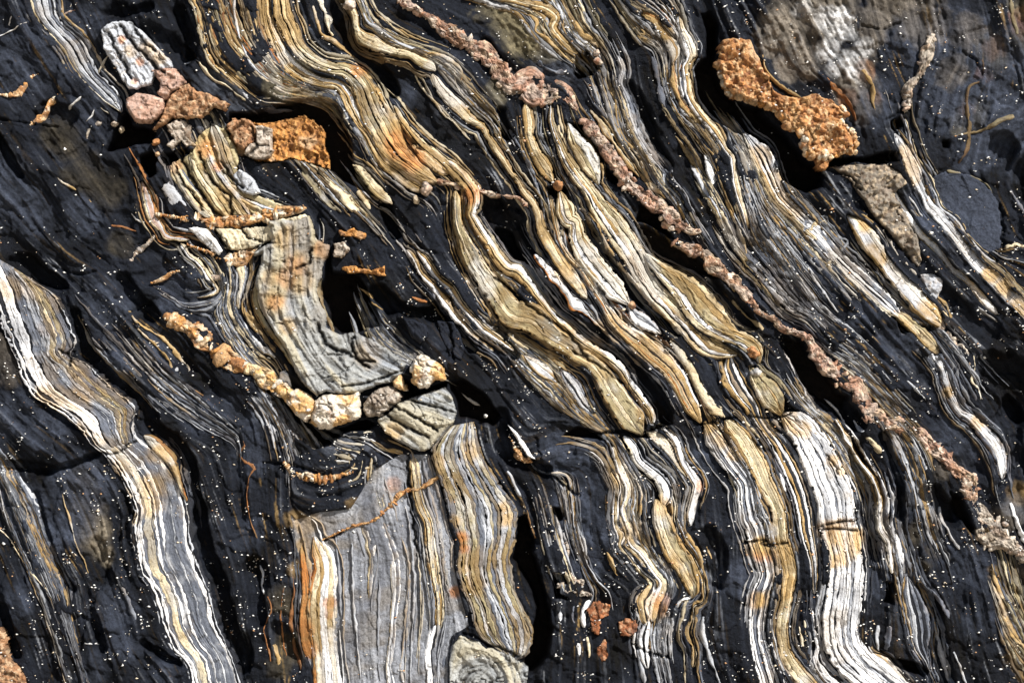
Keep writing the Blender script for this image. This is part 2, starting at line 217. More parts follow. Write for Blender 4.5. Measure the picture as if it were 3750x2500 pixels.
# thin strings of the face itself: parts of the rock face, no label
LINES = '''
t|8|A 1110,0,22 1150,90,28 1162,150,24 1190,280,22 1230,370,18 1300,430,16 1400,520,12
s|8|A 1350,0,12 1350,100,16 1390,240,16 1430,350,14 1500,430,12 1568,480,12
t|8|A 1200,20,12 1210,140,14 1260,280,16 1320,400,14 1420,480,12
t|8|B 0,350,16 60,410,18 130,480,18 230,540,16 320,560,14
t|7|B 60,200,12 110,290,12 170,360,12 270,440,14 400,520,14 480,545,12
t|12|B 375,0,26 400,80,24 440,200,20 500,240,20 570,290,18 640,342,10
c|14|B 425,0,40 465,90,42 480,160,30 505,210,14
t|14|B 300,180,18 330,260,24 400,330,26 500,375,26 600,385,30 690,420,30 740,500,26 800,600,26 860,720,28 905,820,26
s|8|B 680,60,14 700,130,16 800,200,16 900,260,18 1000,290,20
t|8|B 1000,290,20 1100,320,22 1180,350,26 1230,400,20 1290,470,18
c|7|B 800,110,12 870,180,14 940,225,10
c|7|B 970,430,12 1020,510,14 1090,590,16 1140,660,16 1200,710,12 1290,810,8
t|7|B 1180,380,12 1230,530,12 1290,590,12 1360,640,10
c|10|B 480,1040,30 550,1110,44 620,1190,44 655,1215,16
y|8|B 330,980,24 400,1080,26 470,1160,22 520,1210,16
c|10|B 640,1100,20 680,1150,26 715,1200,14
t|10|B 1445,730,12 1470,800,16 1500,860,10
s|9|A 900,990,10 925,1010,50 965,1080,72 1010,1150,76 1080,1225,56
c|8|A 990,950,24 1030,1040,40 1090,1110,46 1150,1210,42
t|5|A 90,800,10 170,850,14 240,920,16 300,970,16 370,1050,16 440,1090,14 510,1140,12 550,1210,12 600,1290,10
o|7|A 595,1265,14 640,1297,16 700,1305,16 790,1330,8
w|4|A 20,200,6 80,170,8 130,140,8 200,125,8
w|4|A 45,150,6 70,95,7 105,40,6
c|4|A 180,225,6 230,212,9 270,190,9
w|5|A 385,630,8 440,580,9 500,540,9 550,530,7
w|4|A 490,705,6 530,670,8 555,620,7 590,600,5
c|6|A 470,480,10 530,450,14 570,410,12 610,340,10 630,310,7
w|5|A 750,1225,6 790,1260,10 835,1280,12
c|6|A 1145,360,14 1180,400,16 1230,460,18 1310,500,16 1380,560,14 1440,600,12
s|6|A 1050,365,10 1110,345,10 1150,365,8
s|8|A 1380,520,24 1450,580,28 1500,620,20
t|6|E 575,390,9 610,460,12 670,500,10
t|7|E 735,600,10 800,680,14 880,730,16 950,780,18 1010,860,18 1075,925,16 1090,955,10
t|6|E 790,710,10 880,790,12 960,880,12 990,940,10
s|6|E 1020,930,14 1010,990,14 1060,1040,12 1110,1090,12 1180,1140,12 1250,1200,12 1310,1255,10
o|6|E 1080,1045,8 1160,1090,12 1230,1140,12 1290,1190,14 1335,1240,8
o|7|E 1395,1350,12 1405,1385,14 1375,1430,14 1400,1470,14 1440,1490,14 1470,1525,10
o|5|J 0,290,12 50,330,12 15,400,12 10,550,10 40,670,10 70,740,8
w|6|J 80,890,12 100,960,14 92,1010,14 110,1060,8
o|5|J 130,1060,8 150,1140,12 110,1250,12 135,1380,12 150,1450,8
t|6|J 170,1340,12 185,1410,18 205,1500,20 210,1568,14
o|5|J 270,980,14 220,1030,10 205,1200,10 210,1320,12 230,1420,8
c|4|I 0,700,6 60,750,8 110,840,9 180,930,9 250,1010,9 310,1090,6
w|4|I 470,1335,6 570,1350,9 600,1390,8 650,1400,7 715,1455,6
s|4|I 20,560,6 60,700,8 140,820,7 220,1000,6
t|4|I 350,480,6 380,580,8 430,750,6 520,960,5
s|3|I 90,380,10 170,490,22 200,560,20 240,680,12
s|6|C 380,30,20 410,90,26 440,150,22
t|9|C 480,120,20 520,190,28 590,240,32 612,275,16
c|8|C 505,20,16 530,70,18 540,120,10
t|7|C 210,80,18 260,130,20 250,180,18 310,220,20 380,290,16 470,370,12
g|7|C 925,330,30 950,430,44 970,530,32 1000,620,16
t|9|C 665,450,8 675,500,12 712,600,20 722,700,20 760,800,20 830,880,22 880,980,24 930,1080,24 1000,1140,14
g|8|C 270,350,20 330,400,24 420,420,20
t|7|C 840,150,10 880,200,16 830,190,10
t|8|C 840,190,12 870,235,20 930,250,14
t|8|C 950,100,14 1010,160,18 1060,200,16
y|8|C 1080,760,16 1130,820,18 1160,870,12
t|8|C 1200,820,10 1250,870,14 1290,930,12 1320,1050,10
s|8|C 1150,940,12 1180,1000,22 1230,1100,20 1290,1200,16 1340,1300,12
s|7|C 1380,1210,10 1440,1320,16 1500,1420,12
t|7|C 1340,1140,10 1390,1250,12 1450,1400,12 1470,1500,8
c|8|C 30,750,8 60,820,12 80,860,8
c|10|C 380,730,44 395,800,40 400,830,16
g|6|C 100,740,14 170,860,16 230,970,16 270,1090,12
c|8|G 0,630,12 80,720,16 150,790,18 215,830,14
c|8|G 190,935,10 260,1000,14 330,1060,14 390,1130,12 440,1170,8
g|6|G 300,1070,10 380,1150,14 460,1240,10
t|8|G 555,40,12 620,140,16 680,260,16 760,370,18 850,480,18 930,580,18 1040,680,18 1120,770,16 1200,830,14
c|12|G 1030,790,30 1080,830,62 1130,900,66 1170,980,62 1200,1050,60 1230,1110,56 1290,1180,70 1330,1220,36
t|9|G 1320,880,12 1330,960,26 1360,1050,36 1420,1120,36 1470,1180,30 1505,1230,18
c|7|G 1440,1210,12 1500,1290,12 1560,1370,10
t|6|G 1230,370,10 1340,430,12 1400,500,14
c|8|G 1390,545,14 1450,620,20 1520,680,20 1560,720,12
s|7|H 320,340,10 370,440,16 430,530,18 500,620,12
s|8|H 610,820,12 670,880,16 730,930,14
c|8|H 440,850,10 490,870,22 545,905,18
o|8|H 540,930,12 580,980,16 600,1010,8
g|6|H 560,820,12 640,900,16 700,990,14
s|6|H 880,1000,6 940,1050,10 1000,1120,8
t|6|H 750,1000,8 780,1060,12 850,1130,10
s|6|H 190,830,12 240,920,18 290,1020,16 330,1110,16 400,1190,14 470,1240,12
c|10|H 700,550,20 750,600,26 800,660,22
t|8|H 800,670,16 830,720,18 860,750,10
c|7|H 990,490,10 1050,560,14 1110,630,14 1145,680,8
c|8|H 1270,850,10 1275,930,14 1260,1010,12 1310,1060,14 1320,1120,10
s|7|L 600,60,12 650,140,18
c|9|L 660,150,22 710,205,40 755,265,22
s|7|L 785,380,14 800,450,16 822,520,18 810,620,12
s|7|L 1095,560,20 1115,660,18 1150,740,16 1195,800,16
g|7|L 1010,1000,12 1070,1070,22 1120,1170,20 1140,1280,16
s|5|L 1160,1380,8 1220,1540,8
w|7|L 1490,530,14 1520,640,26 1568,740,22
w|8|L 165,350,14 185,430,20 200,480,12
c|8|L 275,1240,10 290,1320,14 300,1360,8
c|8|L 305,1200,8 312,1290,14
s|8|L 730,1240,30 725,1320,22 740,1390,12
g|7|L 790,1240,16 790,1320,24 770,1380,14
w|10|K 565,1095,24 525,1160,24 530,1250,16
w|8|K 478,1300,14 500,1360,30 500,1430,22
s|7|K 380,420,12 410,480,14 440,560,14 490,620,10
c|7|K 385,400,8 430,440,12 440,520,10
s|6|K 505,680,10 530,760,14 550,860,10
t|6|K 660,810,8 690,880,14 725,950,12
s|7|K 410,700,10 430,760,14
o|7|K 200,570,10 225,660,16 255,740,16
s|8|K 90,350,16 130,420,18 170,500,14
t|7|K 730,270,14 800,370,16 850,440,20 855,550,18 850,640,18 880,740,12
s|7|K 820,430,14 820,520,18 810,600,16 840,690,14
s|7|K 950,1230,16 930,1310,18 945,1400,16 960,1450,12
s|6|K 1010,1150,12 1020,1220,14 1000,1300,10
s|8|K 1215,1180,12 1205,1280,20 1240,1380,18 1270,1460,18 1310,1560,16
g|7|K 1250,1150,10 1230,1230,12
t|8|K 1110,700,14 1150,760,30 1190,830,24 1220,930,18
t|6|K 1230,780,8 1265,860,12
s|6|K 400,1110,20 390,1180,18 400,1230,12
g|6|K 480,1110,12 465,1180,16 480,1250,14
c|9|K 560,1420,14 560,1360,14 545,1300,12
c|7|F 600,1300,14 660,1310,20 730,1305,22 755,1345,16
t|8|F 760,1370,12 800,1400,20 850,1412,20 905,1420,12
c|6|F 597,1400,10 600,1490,14 650,1512,14 740,1500,12
t|8|F 640,470,8 690,500,14 730,540,10
o|8|F 950,530,12 1000,550,26 1045,560,14
t|7|F 715,560,12 790,600,10
c|8|E 1405,620,16 1450,680,22 1490,740,14
s|8|E 1395,670,14 1470,790,22 1530,850,26 F 110,820,30 170,875,24
t|9|F 0,590,30 40,670,40 90,740,30
g|7|E 1480,620,14 1520,690,16 1568,760,14
w|8|F 205,960,26 225,1000,60 250,1040,40
c|6|F 1240,1085,10 1290,1120,20 1335,1150,12
g|4|I 700,1000,20 750,1120,24 790,1230,20
b|6|D 1330,340,14 1330,460,22 1250,500,18 1240,620,22 1250,750,22 1240,850,22 1190,940,16
y|6|D 1180,780,8 1260,765,12 1320,750,14 1380,725,20 1440,690,26 1510,665,14
t|6|D 60,290,14 80,400,22 140,470,20 220,530,20 290,560,12
o|6|D 420,440,16 500,520,36 560,590,24 600,700,12
t|6|D 640,400,14 690,480,26 700,580,24 720,660,16 760,760,10
y|8|D 1120,980,14 1190,1010,30 1230,1040,16
y|6|D 1230,1000,10 1330,1040,12 1390,1110,10
g|6|D 1490,1090,14 1530,1170,22 1568,1230,14
y|5|D 1490,20,20 1510,150,22 1568,270,16
c|9|H 1435,260,16 1470,240,24 1510,230,18 1568,240,18
t|6|L 1380,880,16 1400,980,20 1440,1080,18
t|7|L 1440,1180,20 1500,1290,26 1568,1370,20
y|6|L 1430,1040,20 1500,1110,30 1568,1220,26
'''

# knobbly veins made of separate crystals: name|category|label|palette|height|knob size factor|path
VEINS = '''
quartz_vein|quartz vein|crumbly pink quartz vein descending from the top edge to a broken white shoulder|p|32|.55|B 880,0,56 980,60,64 1060,110,64 1130,160,76 1200,210,86 1270,250,100 1340,290,125 1410,340,130 1470,420,130 C 110,480,140 200,470,150 260,520,150 330,530,140 400,520,120 450,580,90 490,630,50
quartz_vein|quartz vein|pink ribbed quartz vein overhanging dark pockets above the centre right|p|34|.8|C 530,700,56 590,760,90 640,830,100 690,900,100 740,980,100 790,1050,100 850,1110,100 920,1160,90 990,1200,100 1050,1270,105 1110,1310,70 1200,1325,40
quartz_vein|quartz vein|pink vein fragment stepping down between black hollows right of centre|p|30|.9|G 1055,220,46 1130,250,76 1215,280,76 1260,330,90 1330,390,90 1400,440,90 1450,490,70 1500,570,50 1555,625,34
quartz_vein|quartz vein|salmon pink quartz vein crossing the lower right beside the widest hollow|p|32|.75|H 0,580,34 60,620,38 120,650,36 170,700,30 240,730,34 320,760,50 360,820,60 400,890,80 460,950,108 530,1010,112 610,1050,108 640,1120,110 690,1200,90 760,1240,80 850,1260,80 930,1290,92 990,1340,92 1050,1400,92 1120,1460,105 1180,1530,95 L 1240,410,110 1255,480,90 1250,540,50
quartz_vein|quartz vein|grey and pink quartz crust at the right edge, lowest end of the pink vein|q|30|.5|L 1290,560,90 1320,620,150 1360,690,170 1440,740,120 1510,800,110 1580,860,110
quartz_vein|quartz vein|little orange knobbly vein at the far left edge below the top|a|9|1|A -10,545,14 60,545,26 110,530,34 150,490,26 180,440,20 220,425,10 265,405,7
quartz_vein|quartz vein|thin beaded vein in the upper left slate hooking down from the grey-white band|a|9|1|A 470,490,18 430,500,22 400,530,24 350,560,32 300,572,32 270,620,26 250,665,28 200,700,22 140,740,14
quartz_vein|quartz vein|short beaded white stringer below the foot of the grey-white band|q|14|1|A 650,655,20 600,690,24 550,720,22 510,750,16 500,800,7
quartz_vein|quartz vein|crooked pale pink stringer across the dark top left corner|p|14|1|A 350,105,14 400,75,20 450,60,40 500,75,28 545,75,20
quartz_vein|quartz vein|bright orange and cream quartz vein crossing the fan-shaped block|a|34|.9|A 905,1230,20 960,1240,24 1020,1250,38 1080,1255,50 1150,1260,66 1220,1275,64 1300,1275,64 1380,1270,64 1450,1255,72 1530,1240,78 B 170,1220,66 250,1210,56 340,1200,30
quartz_vein|quartz vein|beaded cream stringer under the small folded white slab|a|26|1|A 1080,1405,18 1150,1430,30 1210,1450,32 1270,1480,36 1330,1485,62 1390,1480,56 1440,1450,50 1475,1430,26
quartz_vein|quartz vein|short beaded vein trailing down-left in the slate left of the fan|q|16|1|A 895,1345,18 860,1390,24 810,1430,26 770,1470,30 725,1512,28
quartz_vein|quartz vein|chain of orange and white quartz lumps leading down to the big arc of quartz|a|46|1|E 950,650,50 1000,655,90 1060,695,66 1110,725,86 1170,775,134 1225,815,76 1290,870,154 1375,915,112 1440,940,60
quartz_vein|quartz vein|lumpy orange start of the quartz arc joining the lump chain to the big nodules|m|50|1|F -10,925,60 60,960,60 130,1000,116 200,1060,104 270,1100,100
quartz_vein|quartz vein|crumpled cream and rust stringer in the shade below the quartz arc|a|22|1|F 215,1390,14 290,1345,24 350,1390,30 420,1440,34 490,1470,34 540,1460,24
quartz_vein|quartz vein|curved orange and white quartz lens above the top left of the grey panel|a|34|.9|J 220,300,16 270,350,44 340,380,54 420,395,50 500,385,40 560,370,30 625,355,14
quartz_vein|quartz vein|thin rust-orange vein slanting up across the grey panel to the folded column|o|24|1|J 1350,215,14 1280,240,22 1220,290,26 1160,350,26 1080,400,26 1000,450,24 940,460,24 880,490,28 830,550,34 780,600,32 720,640,26 640,660,18 560,690,12 440,745,9
quartz_vein|quartz vein|thin salmon stringer linking the tan bands just below the pink joint|p|22|1|B 1100,1040,44 1160,1050,62 1215,1065,46 1280,1060,24 1345,1090,34 1400,1115,24 1470,1120,20 1568,1140,20 C 200,1185,26
quartz_vein|quartz vein|beaded chain of pale lumps in the grey slate at the upper right|q|34|1|D 1040,210,56 1010,300,86 985,390,40 950,450,46 895,510,74 893,590,44 880,650,24
quartz_vein|quartz vein|ragged cream quartz crumbs round a small hole, lower centre|q|24|1|K 430,760,14 435,830,22 400,880,34 345,905,30 400,900,16 440,930,30 480,990,34 520,985,34
quartz_vein|quartz vein|cream quartz hook below the ragged crumbs, lower centre|q|26|1|K 385,1000,24 410,1020,44 450,1050,46 520,1050,34 575,1062,12
quartz_vein|quartz vein|crusty brown rubble trailing below the two-oval lens toward the right edge|q|24|.7|H 1080,690,50 1110,730,72 1150,790,76 1210,860,64 1245,920,40 1270,1000,20
quartz_vein|quartz vein|beaded stringer in the dark slate above the zigzag, left of centre|a|12|1|E 870,448,14 930,425,20 1000,385,20 1100,365,16 1160,360,12
quartz_vein|quartz vein|short white beaded bar beside the cream column|q|16|1|E 1190,395,20 1230,415,24 1290,408,24 1355,400,14
quartz_vein|quartz vein|small ribbed red-brown quartz piece beside the white splinter, lower centre left|a|24|1|K 115,175,16 140,220,28 165,270,30 225,300,22
'''

# solid blocks: name|category|label|colour|height|edge radius|grain,lamination|outline (relative height starts from the face)
BLOCKS = '''
quartz_boulder|boulder|rounded pale pink quartz boulder overhanging a black hollow, upper left|p|70|26|.7,0|A 740,560 790,535 850,545 900,548 950,575 958,640 910,695 850,717 780,705 742,650 730,600
quartz_block|quartz block|mottled pink quartz block wedged above the pink boulder|p|56|20|.8,0|A 880,410 960,388 1020,400 1060,450 1080,480 1040,520 1000,540 980,580 940,592 905,540 922,480
quartz_block|quartz block|rust-stained quartz wedge tapering right above the fan-shaped block|r|50|16|1,0|A 1000,540 1090,480 1120,520 1200,545 1270,570 1330,605 1300,645 1230,630 1170,682 1100,690 1060,682 1000,690 950,722 900,752 880,750 930,682 960,600
rusty_block|rusty block|bright orange granular rock face on the floor of the square cavity|O|-14|10|1,0|B 0,700 100,705 340,665 400,700 455,760 450,830 480,930 480,975 400,945 270,910 150,930 60,925 0,890 -60,905 -100,870 -90,780 -40,735
quartz_block|quartz block|cracked orange and brown quartz mass left of the orange rock face|r|30|12|1,0|A 1290,720 1340,690 1440,690 1480,730 1470,820 1410,870 1370,860 1340,790
quartz_block|quartz block|brown quartz chunk between the cracked mass and the orange rock face|q|34|12|.8,0|A 1460,720 1540,730 1568,745 1568,870 1540,905 1470,915 1400,890 1420,840 1470,810
rock_slab|rock slab|silvery slab with a smooth oval face low on the fan-shaped block|s|44|12|.2,.6|A 1340,1010 1380,980 1440,1010 1480,1060 1500,1110 1460,1130 1400,1110 1350,1060
rock_slab|rock slab|white slab folded over below the bright orange vein|w|34|12|.2,.7|A 1085,1312 1140,1300 1200,1318 1250,1380 1292,1440 1262,1468 1200,1430 1140,1370
rock_slab|rock slab|large swirling fold of blue-grey and tan sheets left of the deep central cavity|Z|46|26|.35,1|A 1568,1300 1540,1330 1500,1420 F 60,270 150,210 130,90 280,90 370,60 395,120 405,200 440,215 480,230 478,290 450,330 440,420 410,480 420,540 470,620 460,700 540,745 640,735 760,790 860,860 925,915 900,970 850,1010 750,1040 650,1080 560,1090 470,1070 410,1100 340,1040 290,960 240,840 170,740 90,600 60,450 90,330 100,280 40,300
rock_slab|rock slab|grey slab with slanting cracks below the pale boulder|Z|44|16|.2,1|F 870,1135 1000,1090 1150,1045 1190,1100 1215,1190 1200,1240 1110,1350 1060,1400 1000,1415 900,1370 800,1310 755,1230 840,1180
quartz_block|quartz block|orange and white quartz nodule, left one in the big quartz arc|m|66|40|.8,0|F 235,1060 300,1052 385,1095 412,1135 392,1222 345,1245 285,1205 240,1140
quartz_block|quartz block|largest quartz nodule, white and orange, at the bottom of the arc|m|92|60|.8,0|F 400,1125 440,1090 500,1080 600,1078 655,1062 668,1130 657,1212 600,1248 540,1262 480,1284 425,1288 372,1250 368,1210 395,1165
quartz_block|quartz block|pitted brown-cream quartz nodule right of the largest one in the arc|q|62|34|.9,0|F 675,1130 740,1060 800,1035 850,1040 905,1100 835,1170 770,1222 700,1215 664,1180
quartz_block|quartz block|small cream quartz nodule tucked between the arc and the pale boulder|m|56|22|.8,0|F 835,1010 885,955 912,990 928,1070 890,1062 850,1045
quartz_boulder|boulder|pale cream quartz boulder perched at the right end of the quartz arc|m|98|30|.9,0|F 960,880 1010,848 1050,868 1130,920 1145,960 1162,1012 1090,1012 1040,1052 1000,1058 958,1020 944,950
rusty_block|rusty block|small orange-brown slab, upper one of two right of the grey fold|O|22|8|1,0|F 540,150 590,150 620,132 690,165 692,202 620,190 550,180
quartz_boulder|boulder|pitted grey knob between the two small orange slabs|q|40|14|1,0|F 503,222 560,213 600,250 572,305 512,302
rusty_block|rusty block|jagged orange slab, lower one of two, jutting over the deep central cavity|O|34|8|1,0|F 530,362 580,350 640,352 720,370 800,345 806,410 720,400 600,395
quartz_block|quartz block|big orange crystalline ledge, upper end, overhanging the black cavity at upper right|X|86|20|1.2,0|C 1295,275 1310,240 1400,232 1480,236 1500,290 1530,340 1560,420 1590,450 1600,540 1610,600 1560,612 1500,602 1450,577 1370,562 1322,490 1298,400
quartz_block|quartz block|big orange crystalline ledge, lower arm, hanging into the black cavity at upper right|X|84|20|1.2,0|D 95,470 130,530 250,570 370,538 450,572 500,620 532,660 512,730 560,760 592,830 572,895 540,880 460,912 350,912 310,890 300,830 270,762 220,752 190,712 130,642 100,632 104,560
quartz_block|quartz block|loose-looking orange lump under the tip of the crystalline ledge|X|60|10|1,0|D 360,925 455,915 440,965 415,990 375,965
rock_slab|rock slab|brown-grey gritty slab between the cavity and the white ribbons, right|e|26|14|.8,.2|D 450,962 560,950 660,942 780,940 850,990 900,1060 820,1110 870,1200 930,1310 965,1400 985,1500 960,1545 900,1480 820,1380 760,1300 680,1220 640,1150 600,1080 540,1020
rock_slab|rock slab|small pale grey patch at the lower end of the gritty slab|s|24|12|.6,.2|H 965,395 1040,390 1105,430 1085,500 1055,545 1010,490 970,440
slate_boss|slate boss|smooth rounded slate boss with white specks at the right|N|7|18|.2,.2|D 1030,1010 1110,985 1250,1000 1350,1060 1430,1170 1442,1300 1432,1430 1350,1462 1260,1380 1190,1270 1110,1190 1060,1100
rock_slab|rock slab|white lozenge in the dark slate below the black cavity rim|w|20|10|.2,.4|C 1212,890 1250,888 1280,960 1292,1050 1262,1072 1236,1010
rock_slab|rock slab|white and tan pointed splinter, lower centre left|w|34|8|.3,.3|K 90,82 150,130 190,190 262,292 215,272 170,215 140,165
rock_slab|rock slab|brown block with arched laminae at the bottom edge right of centre|Z|12|10|.35,1|J 1180,1350 1230,1290 1340,1322 1380,1362 1470,1372 1568,1432 1625,1500 1600,1600 1170,1600 1160,1450
rusty_block|rusty block|flat rust-orange patch, upper left of three near the bottom centre|R|14|8|.8,0|K 540,1140 590,1092 680,1122 672,1182 622,1202 620,1300 580,1292 570,1200
rusty_block|rusty block|flat rust-red patch, right one of three near the bottom centre|R|14|8|.8,0|K 725,1212 780,1190 832,1204 834,1268 792,1302 740,1290
rusty_block|rusty block|mottled rust patch, lowest of three near the bottom centre|R|12|8|1,.2|K 600,1362 650,1320 672,1400 640,1452 602,1412
rock_slab|rock slab|orange and grey lump in the bottom left corner|r|30|16|1,0|I -60,1230 10,1240 50,1310 60,1420 130,1470 160,1540 170,1620 -60,1620
rock_slab|rock slab|broad smooth grey panel with fine vertical streaks at bottom centre|H|3|12|.2,.7|J 290,620 420,580 600,560 740,330 900,250 1060,250 1110,400 1160,600 1200,760 1205,900 1240,1060 1290,1240 1190,1300 1165,1450 1175,1620 400,1620 370,1500 340,1380 330,1200 330,1000 300,850 270,700 240,560
rock_slab|rock slab|dark tilted slab with curved sheets at the rim of the deep central cavity|d|24|12|.3,1|F 905,650 980,660 1040,690 1050,760 1000,800 950,760
rock_slab|rock slab|slate wedge behind the left one of the white-headed ribbons|d|18|14|.2,.6|F 1090,660 1190,672 1230,740 1260,820 1240,900 1170,860 1120,770
fan_block|fan block|fan-shaped tan block of splayed sheets under the rust-stained wedge|y|10|12|.3,1|A 990,945 1060,900 1110,870 1140,780 1220,720 1290,740 1360,860 1380,930 1340,1010 1390,1090 1460,1140 1568,1150 1600,1200 1568,1225 1450,1235 1250,1245 1150,1225 1080,1110 1020,1030
fan_block|fan block|cream lower half of the fan below the bright orange vein|c|26|16|.3,1|A 1230,1310 1400,1310 1520,1300 B 200,1260 340,1230 370,1250 F 395,120 280,150 150,210 60,240 A 1470,1420 1400,1440 1300,1440 1260,1370
white_block|rock slab|silvery shards along the left side of the shattered block, upper left|s|26|8|.6,.9|A 585,195 620,180 650,250 690,310 720,380 750,450 775,520 740,520 700,450 660,380 625,330 600,260
white_block|rock slab|shattered silvery block split by black cracks, upper left|s|38|10|.5,.9|A 590,180 640,140 700,125 760,132 850,212 920,292 985,352 1000,395 900,425 880,490 790,518 745,505 700,400 650,330 605,290
rock_slab|rock slab|crumbled grey and cream rubble below the rust-stained wedge|q|36|10|1,0|A 960,720 1040,690 1110,720 1100,800 1130,840 1080,850 1050,820 1000,860 965,840 1000,800 975,760
'''

# small loose chips: sheet coordinates and radius, each a thing
CHIPS = '''
rock_chip|rock chip|salmon chip left of the pink boulder, on the rim of the black hollow|p|A 662,712,22
rock_chip|rock chip|cream chip just below the salmon chip on the rim of the black hollow|c|A 700,748,22
rock_chip|rock chip|orange and cream chip under the pink boulder's right side|r|A 897,820,28
rock_chip|rock chip|small brown chip hanging below the orange and cream chip|r|A 908,888,18
rock_chip|rock chip|salmon chip, upper one of two in the small hollow at top centre|p|C 605,308,24
rock_chip|rock chip|salmon chip, lower one of two in the small hollow at top centre|p|C 612,354,28
rock_chip|rock chip|tiny white pebble lodged in the shadow right of the grey slab|w|F 1378,1212,16
rock_chip|rock chip|grey knob by the rusty nose of the fat tan lens|s|H 30,965,34
rock_chip|rock chip|rusty knob between the striped lens and the silvery wedge|r|G 805,575,26
rock_chip|rock chip|rust knob above the notch of the striped lens|r|C 385,1065,34
rock_chip|rock chip|pink-brown knob under the white ribbon at the end of the horizontal slot|r|H 10,845,46
rock_chip|rock chip|pale pink knob at the lower tip of the ochre and cream striped band|q|B 1035,1085,44
rock_chip|rock chip|pink knob crowning the hooked tan lens|p|B 600,35,38
rock_chip|rock chip|cream crumb right of the pink-brown rubble at the foot of the striped band|c|B 980,1150,26
'''

# hollows in the face: depth|edge softness|outline
HOLES = '''
120|16|C 1235,120 1290,130 1300,250 1290,380 1330,500 1420,580 1568,620 D 60,640 130,700 200,760 280,860 330,930 400,960 430,1010 400,1075 330,1112 250,1080 160,1025 150,870 80,832 0,795 C 1460,790 1410,770 1330,722 1265,700 1195,640 1158,540 1158,400 1185,360 1230,320
90|10|D 440,905 650,905 760,872 840,875 845,930 720,945 600,930 520,950 440,962
95|10|B -90,655 60,650 200,600 430,555 520,590 560,640 560,700 600,820 620,950 700,1060 800,1140 700,1110 560,1040 500,990 470,975 400,950 270,915 150,935 60,930 0,900 -80,880 -110,780
120|14|F 480,200 495,380 640,395 700,470 720,560 780,690 680,730 540,745 460,700 470,620 410,480 445,420 455,330
100|14|A 600,872 640,790 680,700 730,630 760,720 850,730 900,770 865,820 800,830 720,850 640,872
80|12|A 800,900 870,860 905,900 900,1000 860,1030 800,960
80|12|A 930,880 1000,870 1080,850 1085,880 1000,940 935,970
90|12|F 150,1090 230,1130 300,1190 370,1250 450,1295 560,1275 640,1240 700,1230 750,1260 700,1300 560,1310 480,1380 400,1400 300,1340 230,1250 150,1150
80|12|F 915,1000 950,1030 1000,1070 1090,1030 1165,1010 1150,1050 1000,1095 920,1125 905,1080
100|14|F 1160,1020 1250,1000 1380,1090 1470,1220 1420,1280 1300,1240 1210,1230 1210,1130
80|10|C 480,310 560,295 580,350 640,380 600,420 540,450 490,455 470,420
70|8|C 450,705 520,712 600,790 625,850 665,940 600,930 540,850 480,790
60|8|C 650,955 740,1030 750,1065 690,1050 650,1010
60|8|C 310,1080 380,1070 440,1090 420,1120 340,1130
50|6|G 410,100 450,95 455,165 420,165
70|10|G 820,110 900,120 1010,190 1060,240 1180,300 1330,420 1280,420 1100,370 960,320 880,230
70|10|C 850,1170 920,1180 970,1240 1010,1310 1060,1390 1000,1350 900,1290 830,1270
90|10|H 190,750 300,780 350,880 430,960 500,1070 560,1100 540,1180 440,1150 340,1090 270,980 220,860
50|8|H 830,640 900,640 940,690 1060,690 1060,720 900,735 860,745 840,700
110|14|K 150,620 200,600 250,760 240,820 270,900 300,1010 330,1130 350,1250 330,1400 250,1500 170,1540 160,1480 200,1380 230,1250 260,1140 210,1010 110,860 130,780
60|10|K 350,560 400,560 430,620 390,640 350,600
70|10|K 350,930 420,950 450,1000 400,1000 390,1050 450,1090 370,1080 350,1010
60|8|K 750,110 870,150 920,100 1000,60 930,60 900,0 960,-60 1000,0 1040,80 940,130 880,165
60|8|K 400,150 500,100 620,130 640,170 480,158
70|10|L 1140,470 1210,500 1250,620 1310,730 1400,760 1420,800 1320,770 1250,690 1180,600
80|12|L 700,1400 860,1430 960,1450 1030,1500 1000,1540 880,1500 780,1450
50|8|J 970,640 1020,620 1030,800 1050,950 1010,880 980,740
60|8|J 1150,1180 1190,1120 1200,950 1230,1100 1250,1240 1190,1260
60|10|L 780,980 830,1000 820,1120 770,1110
40|6|D 1100,810 1135,805 1135,850 1100,850
60|10|D 800,690 860,670 880,720 830,760 800,740
60|10|B 540,90 600,110 600,180 640,250 740,330 660,330 560,240 500,150
60|10|E 1500,980 1560,1060 F 150,1100 60,1030
80|12|C 1200,80 1260,60 1300,130 1300,200 1240,200
'''
